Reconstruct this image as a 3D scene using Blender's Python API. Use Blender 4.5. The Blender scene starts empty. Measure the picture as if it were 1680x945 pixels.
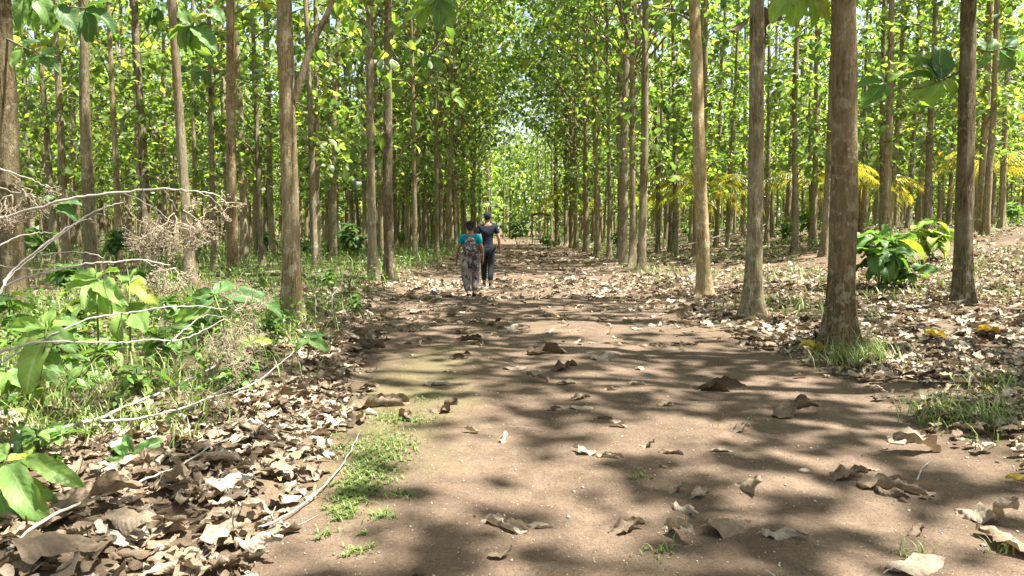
import bpy, bmesh, math, random
import numpy as np
from mathutils import Vector, Matrix

# ------------------------------------------------------------------ camera, world, sun, exposure
S = bpy.context.scene
COL = S.collection
CAM_H = 1.40
PITCH, YAW = math.radians(4.64), math.radians(0.48)
FPX = 1200.0                                   # focal length in pixels of the 1680 px wide photograph
cd = bpy.data.cameras.new('camera'); cam = bpy.data.objects.new('camera', cd); COL.objects.link(cam)
cd.sensor_width = 36; cd.lens = FPX/1680*36; cd.clip_start = 0.05; cd.clip_end = 2000
cam.location = (0, 0, CAM_H); cam.rotation_euler = (math.radians(90)-PITCH, 0, YAW)
S.camera = cam

SUN_EL, SUN_AZ = math.radians(66), math.radians(104)      # azimuth clockwise from +Y (down the path) to +X (right)
W = bpy.data.worlds.new('World'); S.world = W; W.use_nodes = True
nt = W.node_tree; bg = nt.nodes['Background']
sky = nt.nodes.new('ShaderNodeTexSky'); sky.sky_type = 'NISHITA'; sky.sun_disc = False
sky.sun_elevation = SUN_EL; sky.sun_rotation = SUN_AZ; sky.dust_density = 1.6; sky.air_density = 1.0
wm = nt.nodes.new('ShaderNodeMix'); wm.data_type = 'RGBA'; wm.blend_type = 'MULTIPLY'; wm.inputs[0].default_value = 1.0
wm.inputs[7].default_value = (1.12, .99, .80, 1); nt.links.new(sky.outputs[0], wm.inputs[6]); nt.links.new(wm.outputs[2], bg.inputs[0]); bg.inputs[1].default_value = 0.085
ld = bpy.data.lights.new('sun', 'SUN'); lo = bpy.data.objects.new('sun', ld); COL.objects.link(lo)
ld.energy = 5.0; ld.angle = math.radians(0.7); ld.color = (1.0, 0.955, 0.88)
sd = Vector((math.sin(SUN_AZ)*math.cos(SUN_EL), math.cos(SUN_AZ)*math.cos(SUN_EL), math.sin(SUN_EL)))
lo.rotation_euler = sd.to_track_quat('Z', 'Y').to_euler(); lo.location = (10, 5, 40)
vs = S.view_settings; vs.view_transform = 'Standard'; vs.look = 'None'; vs.gamma = 1; vs.use_curve_mapping = False
vs.exposure = 2.12
S.cycles.max_bounces = 7; S.cycles.diffuse_bounces = 4; S.cycles.glossy_bounces = 2
S.cycles.transmission_bounces = 5; S.cycles.transparent_max_bounces = 4
S.cycles.caustics_reflective = False; S.cycles.caustics_refractive = False
S.cycles.sample_clamp_indirect = 6.0; S.cycles.use_denoising = True

rng = np.random.default_rng(7)
random.seed(7)
PI = math.pi
def smooth(a, b, x):
    t = np.clip((np.asarray(x, float)-a)/(b-a), 0, 1); return t*t*(3-2*t)

# ------------------------------------------------------------------ terrain height
def _hash(i, j, s):
    n = (i*374761393 + j*668265263 + s*1442695041) & 0xffffffff
    n = ((n ^ (n >> 13))*1274126177) & 0xffffffff
    return ((n ^ (n >> 16)) & 0xffff)/65535.0
def vnoise(x, y, s=0):
    x = np.asarray(x, float); y = np.asarray(y, float)
    i = np.floor(x).astype(np.int64); j = np.floor(y).astype(np.int64)
    u = x-i; v = y-j; u = u*u*(3-2*u); v = v*v*(3-2*v)
    a = _hash(i, j, s); b = _hash(i+1, j, s); c = _hash(i, j+1, s); d = _hash(i+1, j+1, s)
    return (a*(1-u)+b*u)*(1-v)+(c*(1-u)+d*u)*v*1.0
def fbm(x, y, s=0, o=3):
    r = 0; a = .5
    for k in range(o):
        r = r+a*(vnoise(np.asarray(x)*2**k, np.asarray(y)*2**k, s+k)-.5); a *= .5
    return r
def xleft(y):  return -1.12-1.45*smooth(2.5, 17, y)
def xright(y): return 2.75-.35*smooth(6, 12, y)+0.35*smooth(16, 34, y)
def height(x, y):
    x = np.asarray(x, float); y = np.asarray(y, float)
    xl, xr = xleft(y), xright(y)
    r = 0.10*smooth(-.1, 1.0, x-xr); l = 0.13*smooth(-.05, .8, xl-x)
    off = np.maximum(smooth(0, 1.2, x-xr), smooth(0, .9, xl-x))
    slope = 1.4*smooth(5, 21, x)*smooth(6, 22, y)
    z = r+l+slope+off*(0.10*fbm(x*.9, y*.9, 3)+.05*fbm(x*4, y*4, 9)) + .05*fbm(x*.6, y*.6, 5)+.022*fbm(x*2.6, y*2.6, 11)+.012*fbm(x*7, y*7, 15)-.02*np.exp(-((x-.0-.1*np.sin(y*.4))/.28)**2)-.02*np.exp(-((x-1.55-.1*np.sin(y*.4))/.28)**2)
    return z

# ------------------------------------------------------------------ picture -> world
cy, sy_ = math.cos(PITCH), math.sin(PITCH)
Rz = np.array([[math.cos(YAW), -math.sin(YAW), 0], [math.sin(YAW), math.cos(YAW), 0], [0, 0, 1]])
def ray(px, py):
    a = (np.asarray(px, float)-840)/FPX; b = (472.5-np.asarray(py, float))/FPX
    v = np.stack([a, cy+b*sy_, -sy_+b*cy], -1)          # depth 1 along the view axis
    return v@Rz.T
def P(px, py, D):
    return ray(px, py)*np.asarray(D, float)[..., None]+np.array([0, 0, CAM_H])
def PY(px, py, y):
    r = ray(px, py); return r*(np.asarray(y, float)/r[..., 1])[..., None]+np.array([0, 0, CAM_H])
def G(px, py, up=0.0):
    r = ray(px, py); z = np.zeros(r.shape[:-1])
    for k in range(25):
        t = (z+up-CAM_H)/np.minimum(r[..., 2], -1e-3); t = np.minimum(t, 300)
        p = r*t[..., None]; z = z*.5+.5*height(p[..., 0], p[..., 1])
    p = r*t[..., None]; p[..., 2] = height(p[..., 0], p[..., 1])+up
    return p
def depth(p):
    d = np.array([-math.sin(YAW)*cy, math.cos(YAW)*cy, -sy_])
    return (np.asarray(p)-np.array([0, 0, CAM_H]))@d
def project(p):
    q = (np.asarray(p)-np.array([0, 0, CAM_H]))@Rz
    D = q[..., 1]*cy-q[..., 2]*sy_; u = q[..., 1]*sy_+q[..., 2]*cy
    D = np.where(np.abs(D) < 1e-3, 1e-3, D)
    return 840+FPX*q[..., 0]/D, 472.5-FPX*u/D, D

# ------------------------------------------------------------------ mesh helpers
def build(name, V, Fs, mats, attrs=None, smooth_=True, midx=None, parent=None, link=True):
    me = bpy.data.meshes.new(name)
    V = np.ascontiguousarray(V, dtype=np.float32)
    if isinstance(Fs, np.ndarray): Fs = [Fs]
    Fs = [np.asarray(f, np.int32) for f in Fs if len(f)]
    me.vertices.add(len(V)); me.vertices.foreach_set('co', V.ravel())
    idx = np.concatenate([f.ravel() for f in Fs]); tot = np.concatenate([np.full(len(f), f.shape[1], np.int32) for f in Fs])
    st = np.concatenate([[0], np.cumsum(tot)[:-1]]).astype(np.int32)
    me.loops.add(len(idx)); me.loops.foreach_set('vertex_index', idx)
    me.polygons.add(len(tot)); me.polygons.foreach_set('loop_start', st); me.polygons.foreach_set('loop_total', tot)
    me.polygons.foreach_set('use_smooth', np.full(len(tot), smooth_, bool))
    if not isinstance(mats, (list, tuple)): mats = [mats]
    for m in mats: me.materials.append(m)
    if midx is not None: me.polygons.foreach_set('material_index', np.asarray(midx, np.int32))
    for k, a in (attrs or {}).items():
        a = np.asarray(a, np.float32)
        if a.ndim == 1: at = me.attributes.new(k, 'FLOAT', 'POINT'); at.data.foreach_set('value', a)
        else: at = me.attributes.new(k, 'FLOAT_VECTOR', 'POINT'); at.data.foreach_set('vector', a.ravel())
    me.update(calc_edges=True); me.validate()
    if not link: return me
    return obj(name, me, parent)
def obj(name, me, parent=None, loc=None):
    o = bpy.data.objects.new(name, me); COL.objects.link(o); o.color = (.5, .48, .44, 1)
    if parent is not None: o.parent = parent
    if loc is not None: o.location = loc
    return o
def tag(o, label=None, cat=None, group=None, kind=None):
    if label: o['label'] = label
    if cat: o['category'] = cat
    if group: o['group'] = group
    if kind: o['kind'] = kind
    return o
def empty(name, loc=(0, 0, 0), rz=0):
    o = bpy.data.objects.new(name, None); COL.objects.link(o); o.location = loc; o.rotation_euler = (0, 0, rz)
    o.empty_display_size = .2
    return o
class MB:
    """collects pieces into one mesh"""
    def __init__(s): s.V = []; s.Q = []; s.T = []; s.n = 0; s.tone = []; s.luv = []; s.mq = []; s.mt = []
    def add(s, V, F, tone=0., luv=None, m=0):
        V = np.asarray(V, float).reshape(-1, 3); F = np.asarray(F)
        s.V.append(V)
        if F.shape[1] == 4: s.Q.append(F+s.n); s.mq.append(np.full(len(F), m))
        else: s.T.append(F+s.n); s.mt.append(np.full(len(F), m))
        s.n += len(V); s.tone.append(np.broadcast_to(np.asarray(tone, float), (len(V),)))
        s.luv.append(np.zeros((len(V), 3)) if luv is None else luv)
        return s
    def build(s, name, mats, parent=None, smooth_=True, link=True):
        Fs = []; mi = []
        if s.Q: Fs.append(np.concatenate(s.Q)); mi.append(np.concatenate(s.mq))
        if s.T: Fs.append(np.concatenate(s.T)); mi.append(np.concatenate(s.mt))
        return build(name, np.concatenate(s.V), Fs, mats, {'tone': np.concatenate(s.tone), 'luv': np.concatenate(s.luv)},
                     smooth_, np.concatenate(mi), parent, link)
def tube(pts, rad, n=6, cap=True):
    pts = np.asarray(pts, float); k = len(pts); rad = np.broadcast_to(np.asarray(rad, float), (k,))
    t = np.gradient(pts, axis=0); t /= np.linalg.norm(t, axis=1, keepdims=True)+1e-9
    ref = np.array([0, 0, 1.]) if abs(t[0, 2]) < .8 else np.array([1., 0, 0])
    a = np.cross(t, ref); a /= np.linalg.norm(a, axis=1, keepdims=True)+1e-9
    b = np.cross(t, a); th = np.arange(n)*2*PI/n
    V = pts[:, None]+rad[:, None, None]*(a[:, None]*np.cos(th)[None, :, None]+b[:, None]*np.sin(th)[None, :, None])
    i = np.arange(k-1)[:, None]*n; j = np.arange(n)[None]; jn = (j+1) % n
    F = np.stack([i+j, i+jn, i+n+jn, i+n+j], -1).reshape(-1, 4)
    return V.reshape(-1, 3), F
def spline(pts, m=4):
    pts = np.asarray(pts, float)
    if len(pts) < 3: return np.linspace(pts[0], pts[-1], m+1)
    p = np.vstack([2*pts[0]-pts[1], pts, 2*pts[-1]-pts[-2]]); out = []
    for i in range(1, len(p)-2):
        for t in np.arange(m)/m:
            out.append(.5*((2*p[i])+(-p[i-1]+p[i+1])*t+(2*p[i-1]-5*p[i]+4*p[i+1]-p[i+2])*t*t+(-p[i-1]+3*p[i]-3*p[i+1]+p[i+2])*t**3))
    out.append(pts[-1]); return np.array(out)
def rots(yaw, pitch, roll):
    yaw, pitch, roll = np.broadcast_arrays(yaw, pitch, roll)
    c, s = np.cos, np.sin; Z = np.zeros_like(yaw, float); O = Z+1
    A = np.stack([np.stack([c(yaw), -s(yaw), Z], -1), np.stack([s(yaw), c(yaw), Z], -1), np.stack([Z, Z, O], -1)], -2)
    B = np.stack([np.stack([c(pitch), Z, s(pitch)], -1), np.stack([Z, O, Z], -1), np.stack([-s(pitch), Z, c(pitch)], -1)], -2)
    C = np.stack([np.stack([O, Z, Z], -1), np.stack([Z, c(roll), -s(roll)], -1), np.stack([Z, s(roll), c(roll)], -1)], -2)
    return A@B@C
def scatter(mb, tmpl, pos, R, sc, tone, m=0):
    """copies of one leaf template; pos (k,3), R (k,3,3), sc (k,), tone (k,)"""
    V, F, L = tmpl; k = len(pos)
    if k == 0: return
    X = np.einsum('kij,nj->kni', R, V)*np.asarray(sc)[:, None, None]+pos[:, None]
    FF = (F[None]+(np.arange(k)*len(V))[:, None, None]).reshape(-1, F.shape[1])
    mb.add(X.reshape(-1, 3), FF, np.repeat(tone, len(V)), np.tile(L, (k, 1)), m)
def leaf(nu, nv, wr=.55, fold=.25, droop=.25, roll=0., curl=0., crink=0., twist=0., seed=0, stalk=0.):
    """leaf of length 1 along +X, normal +Z"""
    r = np.random.default_rng(seed)
    u = np.linspace(0, 1, nu); v = np.linspace(-1, 1, nv)
    prof = np.clip(u, 1e-3, 1)**.55*np.clip(1-u, 1e-3, 1)**.75; prof = prof/.545; prof[0] = .05; prof[-1] = .012
    prof = prof*(1+(.06 if crink < .025 else .13)*r.standard_normal(nu)*(crink > 0))
    hw = wr/2*prof
    U, Vv = np.meshgrid(u, v, indexing='ij'); HW = hw[:, None]*np.ones_like(Vv)
    s = Vv*HW                                              # arc coordinate across
    if roll:                                               # rolled round its length
        kap = roll*(0.6+.8*U*(1+.5*Vv*np.sin(seed)))/(wr/2)
        x = U; yy = np.sin(s*kap)/kap; zz = (1-np.cos(s*kap))/kap
    else:
        x = U; yy = s*math.cos(fold); zz = np.abs(s)*math.sin(fold)
    if crink:
        ph = r.uniform(0, 6.3, 6)
        zz = zz+crink*(np.sin(U*13+ph[0]+3*Vv)*.5+np.sin(U*7+ph[1]-4*Vv)*.6+np.sin(U*23+Vv*5+ph[2])*.25)*(.35+np.abs(Vv))
        zz = zz+crink*1.3*(np.abs(np.sin(U*8+2.2*Vv+ph[4]))-.5)*(.3+np.abs(Vv))+crink*.9*np.abs(np.sin(Vv*4.5+U*5+ph[5]))
        yy = yy+crink*.8*np.sin(U*9+ph[3]+Vv)+crink*.7*np.abs(np.sin(U*17+ph[1]))*Vv
    # lengthwise bend
    ang = -(droop)*U-curl*U**2
    x0 = np.cumsum(np.cos(ang[:, 0]))/nu; z0 = np.cumsum(np.sin(ang[:, 0]))/nu
    X = x0[:, None]-zz*np.sin(ang); Z = z0[:, None]+zz*np.cos(ang); Y = yy
    if twist:
        a = twist*(U-.3); Y, Z = Y*np.cos(a)-(Z)*np.sin(a), Y*np.sin(a)+Z*np.cos(a)
    X = X-X[0].mean(); Z = Z-Z[0].mean()
    V = np.stack([X, Y, Z], -1).reshape(-1, 3)
    L = np.stack([U, Vv, HW/(wr/2)], -1).reshape(-1, 3)
    i, j = np.meshgrid(np.arange(nu-1), np.arange(nv-1), indexing='ij'); a = (i*nv+j).ravel()
    F = np.stack([a, a+nv, a+nv+1, a+1], -1)
    if stalk:
        n0 = len(V); tv, tf = tube(spline([(-stalk, 0, -.02), (-stalk*.5, 0, .01), (0.04, 0, 0)], 3), .009, 3)
        V = np.vstack([V, tv]); F = np.vstack([F, tf+n0]); L = np.vstack([L, np.tile([0, 0, 1.], (len(tv), 1))])
    return V, F, L

# ------------------------------------------------------------------ materials
def M(name):
    m = bpy.data.materials.new(name); m.use_nodes = True; t = m.node_tree; t.nodes.clear(); return m, t
def nd(t, typ, **kw):
    n = t.nodes.new(typ)
    for k, v in kw.items():
        if k[0] == '_': setattr(n, k[1:], v)
        else: n.inputs[k.replace('__', ' ')].default_value = v
    return n
def ramp(t, fac, stops):
    n = t.nodes.new('ShaderNodeValToRGB'); e = n.color_ramp.elements
    while len(e) > 1: e.remove(e[0])
    e[0].position = stops[0][0]; e[0].color = (*stops[0][1], 1)
    for p, c in stops[1:]:
        q = e.new(p); q.color = (*c, 1)
    t.links.new(fac, n.inputs[0]); return n.outputs[0]
def math_(t, op, a, b=None, c=None):
    n = t.nodes.new('ShaderNodeMath'); n.operation = op
    for i, x in enumerate((a, b, c)):
        if x is None: continue
        if isinstance(x, (int, float)): n.inputs[i].default_value = x
        else: t.links.new(x, n.inputs[i])
    return n.outputs[0]
def mix(t, f, a, b, mode='MIX'):
    n = t.nodes.new('ShaderNodeMix'); n.data_type = 'RGBA'; n.blend_type = mode
    for s, x in ((n.inputs[0], f), (n.inputs[6], a), (n.inputs[7], b)):
        if isinstance(x, (int, float)): s.default_value = x
        elif isinstance(x, tuple): s.default_value = (*x, 1)
        else: t.links.new(x, s)
    return n.outputs[2]
def noise(t, vec, scale, detail=3, rough=.6, dist=0.):
    n = nd(t, 'ShaderNodeTexNoise', Scale=scale, Detail=detail, Roughness=rough, Distortion=dist)
    if vec is not None: t.links.new(vec, n.inputs['Vector'])
    return n.outputs[0]
def coord(t, scale=None, rnd=True):
    c = t.nodes.new('ShaderNodeTexCoord').outputs['Object']
    if rnd:
        oi = t.nodes.new('ShaderNodeObjectInfo').outputs['Random']
        v = t.nodes.new('ShaderNodeVectorMath'); v.operation = 'ADD'
        t.links.new(c, v.inputs[0]); s = math_(t, 'MULTIPLY', oi, 37.); t.links.new(s, v.inputs[1]); c = v.outputs[0]
    if scale:
        v = t.nodes.new('ShaderNodeVectorMath'); v.operation = 'MULTIPLY'; v.inputs[1].default_value = scale
        t.links.new(c, v.inputs[0]); c = v.outputs[0]
    return c
def bump(t, h, strength, dist=.02):
    n = nd(t, 'ShaderNodeBump', Strength=strength, Distance=dist); t.links.new(h, n.inputs['Height']); return n.outputs[0]
def bsdf(t, color, rough=.8, spec=.3, normal=None):
    b = t.nodes.new('ShaderNodeBsdfPrincipled')
    if isinstance(color, tuple): b.inputs['Base Color'].default_value = (*color, 1)
    else: t.links.new(color, b.inputs['Base Color'])
    if isinstance(rough, (int, float)): b.inputs['Roughness'].default_value = rough
    else: t.links.new(rough, b.inputs['Roughness'])
    b.inputs['Specular IOR Level'].default_value = spec
    if normal is not None: t.links.new(normal, b.inputs['Normal'])
    return b.outputs[0]
def out(t, sh):
    o = t.nodes.new('ShaderNodeOutputMaterial'); t.links.new(sh, o.inputs[0])
def tone_fac(t):
    a = nd(t, 'ShaderNodeAttribute', _attribute_name='tone').outputs['Fac']
    r = t.nodes.new('ShaderNodeObjectInfo').outputs['Random']
    return math_(t, 'FRACT', math_(t, 'ADD', a, r)), a

def leaf_mat(name, stops, trans=.45, tcol=(1.25, 1.35, .7), veins=False, rough=.36, fixed=False, spec=.55):
    m, t = M(name); f, a = tone_fac(t)
    col = ramp(t, a if fixed else f, stops)
    c = coord(t)
    col = mix(t, .5, col, ramp(t, noise(t, c, 9 if veins else 3, 2), [(.3, (.72, .72, .72)), (.7, (1.25, 1.2, 1.1))]), 'MULTIPLY')
    if 'dry' in name: col = mix(t, .75, col, ramp(t, noise(t, c, 38, 4, .7), [(.32, (.60, .56, .52)), (.5, (1, 1, 1)), (.68, (1.35, 1.33, 1.3))]), 'MULTIPLY')
    if name == 'broad_leaf':
        at = nd(t, 'ShaderNodeAttribute', _attribute_name='luv').outputs['Vector']; s2 = t.nodes.new('ShaderNodeSeparateXYZ'); t.links.new(at, s2.inputs[0])
        ed = math_(t, 'MULTIPLY', math_(t, 'POWER', math_(t, 'ABSOLUTE', s2.outputs[1]), 3.), .22)
        sp3 = ramp(t, math_(t, 'ADD', noise(t, c, 26, 4, .7), ed), [(.70, (0, 0, 0)), (.76, (1, 1, 1))])
        col = mix(t, math_(t, 'MULTIPLY', sp3, .8), col, (.20, .12, .045))
    nrm = None
    if veins:
        l = nd(t, 'ShaderNodeAttribute', _attribute_name='luv').outputs['Vector']
        sp = t.nodes.new('ShaderNodeSeparateXYZ'); t.links.new(l, sp.inputs[0])
        av = math_(t, 'ABSOLUTE', sp.outputs[1]); w = sp.outputs[2]
        hv = math_(t, 'MULTIPLY', av, w)
        mid = math_(t, 'LESS_THAN', hv, .035)
        lat = math_(t, 'SINE', math_(t, 'MULTIPLY', math_(t, 'SUBTRACT', sp.outputs[0], math_(t, 'MULTIPLY', hv, .32)), 62.))
        latl = math_(t, 'SMOOTH_MAX', math_(t, 'MULTIPLY', math_(t, 'SUBTRACT', lat, .86), 6.), 0., .1)
        vein = math_(t, 'MINIMUM', math_(t, 'MAXIMUM', mid, math_(t, 'MULTIPLY', latl, .55)), 1.)
        col = mix(t, math_(t, 'MULTIPLY', vein, .28 if 'dry' in name else .65), col, mix(t, .5, col, (.42, .50, .24) if 'dry' not in name else (.38, .30, .22)))
        nrm = bump(t, math_(t, 'ADD', lat, math_(t, 'MULTIPLY', mid, 2.)), .22 if 'dry' in name else .12, .003)
    if 'dry' in name:
        n2 = nd(t, 'ShaderNodeBump', Strength=.55, Distance=.006); t.links.new(noise(t, c, 45, 4, .7, .8), n2.inputs['Height']); t.links.new(nrm, n2.inputs['Normal']); nrm = n2.outputs[0]
    b = bsdf(t, col, rough, spec, nrm)
    tr = t.nodes.new('ShaderNodeBsdfTranslucent')
    t.links.new(mix(t, 1., col, tcol, 'MULTIPLY'), tr.inputs[0])
    ms = t.nodes.new('ShaderNodeMixShader'); ms.inputs[0].default_value = trans
    t.links.new(b, ms.inputs[1]); t.links.new(tr.outputs[0], ms.inputs[2]); out(t, ms.outputs[0])
    return m
GREEN = [(0, (.05, .09, .028)), (.3, (.085, .145, .042)), (.65, (.14, .215, .06)), (.88, (.21, .275, .075)), (.97, (.27, .31, .08)), (.988, (.34, .30, .04)), (1, (.22, .13, .05))]
m_leaf = leaf_mat('teak_foliage', GREEN, .54, (2.2, 2.25, 1.0))
m_near = leaf_mat('broad_leaf', [(0, (.05, .12, .035)), (.35, (.085, .18, .055)), (.7, (.15, .27, .075)), (.9, (.20, .31, .06)), (1, (.33, .36, .06))], .42, (1.4, 1.5, .6), True, fixed=True, rough=.5, spec=.35)
m_weed = leaf_mat('weed_leaf', [(0, (.05, .11, .025)), (.5, (.09, .19, .035)), (.85, (.17, .29, .05)), (1, (.28, .33, .08))], .4, fixed=True)
m_grass = leaf_mat('grass_blade', [(0, (.08, .125, .03)), (.5, (.15, .215, .05)), (.85, (.24, .33, .09)), (.93, (.34, .33, .16)), (1, (.42, .36, .22))], .28, (1.1, 1.2, .7), fixed=True, rough=.5)
m_palm = leaf_mat('palm_frond', [(0, (.10, .19, .03)), (.5, (.34, .33, .04)), (1, (.50, .41, .05))], .5, (1.5, 1.4, .5))
DRY = [(0, (.058, .040, .025)), (.2, (.112, .080, .052)), (.45, (.195, .150, .102)), (.7, (.28, .228, .165)), (.9, (.385, .335, .265)), (.985, (.47, .43, .37)), (1, (.42, .28, .06))]
m_dry = leaf_mat('dry_leaf', DRY, .14, (1.2, 1., .7), True, rough=.62, spec=.25)
m_dryfix = leaf_mat('dry_leaf_single', DRY, .14, (1.2, 1., .7), True, rough=.62, fixed=True, spec=.25)
m_yellow = leaf_mat('yellow_leaf', [(0, (.55, .36, .03)), (1, (.62, .50, .06))], .2, (1.2, 1., .5), True, fixed=True)

def bark_mat():
    m, t = M('bark'); c = coord(t); cs = coord(t, (1, 1, .16)); cf = coord(t, (1, 1, .45))
    n1 = noise(t, cs, 34, 5, .7, .5); n2 = noise(t, c, 1.1, 4); n3 = noise(t, cf, 16, 5, .7); n4 = noise(t, cf, 70, 3, .7)
    col = ramp(t, n1, [(.34, (.062, .050, .034)), (.5, (.17, .142, .096)), (.64, (.28, .24, .168))])
    col = mix(t, .7, col, ramp(t, n4, [(.35, (.62, .60, .58)), (.65, (1.35, 1.35, 1.35))]), 'MULTIPLY')
    rnd = t.nodes.new('ShaderNodeObjectInfo').outputs['Random']
    tint = ramp(t, rnd, [(0, (.68, .64, .58)), (.35, (.9, .86, .78)), (.7, (1.1, 1.03, .92)), (1, (1.4, 1.3, 1.08))])
    col = mix(t, 1., col, tint, 'MULTIPLY')
    col = mix(t, ramp(t, n2, [(.45, (0, 0, 0)), (.66, (.6, .6, .6))]), col, (.28, .245, .17))
    lich = math_(t, 'MULTIPLY', ramp(t, noise(t, c, 7.5, 4, .65), [(.545, (0, 0, 0)), (.59, (1, 1, 1))]), ramp(t, noise(t, c, .9, 2), [(.38, (0, 0, 0)), (.54, (1, 1, 1))]))
    lich = math_(t, 'MULTIPLY', lich, ramp(t, n4, [(.35, (.2, .2, .2)), (.6, (1, 1, 1))]))
    col = mix(t, math_(t, 'MULTIPLY', lich, .7), col, (.40, .40, .33))
    oc = t.nodes.new('ShaderNodeObjectInfo').outputs['Color']; col = mix(t, 1., col, mix(t, 1., oc, (2., 2., 2.), 'MULTIPLY'), 'MULTIPLY')
    mo = ramp(t, noise(t, c, .8, 3), [(.56, (0, 0, 0)), (.76, (.5, .5, .5))])
    col = mix(t, mo, col, (.13, .135, .06))
    h = math_(t, 'ADD', math_(t, 'ADD', n1, math_(t, 'MULTIPLY', n3, .7)), math_(t, 'MULTIPLY', n4, .35))
    out(t, bsdf(t, col, .92, .12, bump(t, h, 1., .035))); return m
m_bark = bark_mat()
def simple(name, stops, scale=8, rough=.8, spec=.3, bs=.3, sc=None, dist=.01):
    m, t = M(name); n = noise(t, coord(t, sc), scale, 4)
    out(t, bsdf(t, ramp(t, n, stops), rough, spec, bump(t, n, bs, dist))); return m
m_twig = simple('dead_twig', [(.3, (.24, .215, .18)), (.7, (.46, .43, .38))], 14, sc=(1, 1, 1))
m_seed = simple('dry_seed_head', [(.3, (.22, .175, .115)), (.7, (.38, .32, .225))], 30)
m_stemg = simple('green_stem', [(.3, (.09, .13, .04)), (.7, (.17, .20, .07))], 12)
m_log = simple('dead_wood', [(.3, (.09, .065, .045)), (.7, (.24, .19, .14))], 10)
m_stone = simple('stone', [(.3, (.28, .22, .17)), (.7, (.5, .43, .36))], 20)

def soil(name, path):
    m, t = M(name); c = coord(t, rnd=False)
    n1 = noise(t, c, .8, 4); n2 = noise(t, c, 12, 5, .7); n3 = noise(t, c, 90, 3, .7)
    if path: col = ramp(t, n1, [(.3, (.112, .081, .057)), (.7, (.160, .117, .083))])
    else: col = ramp(t, n1, [(.3, (.09, .066, .044)), (.7, (.165, .122, .082))])
    col = mix(t, .55, col, ramp(t, n2, [(.3, (.72, .70, .68)), (.7, (1.2, 1.2, 1.2))]), 'MULTIPLY')
    col = mix(t, .6, col, ramp(t, n3, [(.35, (.7, .68, .66)), (.65, (1.25, 1.25, 1.25))]), 'MULTIPLY')
    if path:
        n6 = noise(t, c, 55, 4, .75)
        col = mix(t, .7, col, ramp(t, n6, [(.36, (.55, .52, .5)), (.46, (1, 1, 1)), (.66, (1.15, 1.15, 1.15))]), 'MULTIPLY')
        n5 = noise(t, c, 3.2, 5, .65, .6)
        col = mix(t, .6, col, ramp(t, n5, [(.38, (.72, .70, .68)), (.5, (1, 1, 1)), (.62, (1.22, 1.2, 1.16))]), 'MULTIPLY')
        n2 = math_(t, 'ADD', n2, math_(t, 'MULTIPLY', n5, 1.2))
    # pale grit
    v = nd(t, 'ShaderNodeTexVoronoi', Scale=34.); t.links.new(c, v.inputs['Vector'])
    grit = math_(t, 'MULTIPLY', math_(t, 'LESS_THAN', v.outputs['Distance'], .13), math_(t, 'GREATER_THAN', noise(t, c, 25, 1), .57))
    col = mix(t, grit, col, (.32, .27, .21))
    if path:   # thin film of moss and algae along the left part of the track
        sp = t.nodes.new('ShaderNodeSeparateXYZ'); t.links.new(c, sp.inputs[0])
        dx = math_(t, 'DIVIDE', math_(t, 'ADD', sp.outputs[0], .95), .75); dy = math_(t, 'DIVIDE', math_(t, 'SUBTRACT', sp.outputs[1], 6.2), 3.0)
        r2 = math_(t, 'ADD', math_(t, 'MULTIPLY', dx, dx), math_(t, 'MULTIPLY', dy, dy))
        k = math_(t, 'SUBTRACT', math_(t, 'ADD', 1., math_(t, 'MULTIPLY', math_(t, 'SUBTRACT', noise(t, c, 1.6, 4), .5), 2.6)), r2)
        k = math_(t, 'MULTIPLY', math_(t, 'MAXIMUM', math_(t, 'MINIMUM', k, 1.), 0.), .36)
        col = mix(t, k, col, (.12, .125, .04))
    out(t, bsdf(t, col, .93, .12, bump(t, math_(t, 'ADD', n2, math_(t, 'MULTIPLY', n3, .45)), .75, .03))); return m
m_path = soil('track_earth', True); m_ground = soil('forest_soil', False)

# ------------------------------------------------------------------ ground and path
def axis(a, b, step, lo, hi, g=1.12):
    x = list(np.arange(a, b+1e-6, step)); s = step; v = a
    L = []
    while v > lo: s *= g; v -= s; L.append(v)
    s = step; v = b; H = []
    while v < hi: s *= g; v += s; H.append(v)
    return np.array(L[::-1]+x+H)
def grid(X, Y, Z):
    n, m = X.shape; V = np.stack([X, Y, Z], -1).reshape(-1, 3)
    i, j = np.meshgrid(np.arange(n-1), np.arange(m-1), indexing='ij'); a = (i*m+j).ravel()
    return V, np.stack([a, a+m, a+m+1, a+1], -1)
X, Y = np.meshgrid(axis(-6, 7, .085, -500, 500), axis(1, 16, .085, -300, 700), indexing='ij')
inner = smooth(.0, .25, X-xleft(Y))*smooth(.0, .25, xright(Y)-X)*(Y < 120)*(Y > -8)
V, F = grid(X, Y, height(X, Y)-.03*inner)
tag(build('ground', V, F, m_ground), kind='structure')
yy = axis(1, 16, .06, -8, 118, 1.06); ss = np.linspace(0, 1, 90)
SS, YY = np.meshgrid(ss, yy, indexing='ij')
xl = xleft(YY)-.12+.35*fbm(YY*1.7, YY*0+3, 21); xr = xright(YY)+.25+.5*fbm(YY*1.3, YY*0+9, 31)
XX = xl+(xr-xl)*SS; edge = np.minimum(SS, 1-SS)*20
V, F = grid(XX, YY, height(XX, YY)+.006-.03*(1-np.clip(edge, 0, 1)))
tag(build('path', V, F, m_path), kind='structure')

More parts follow.
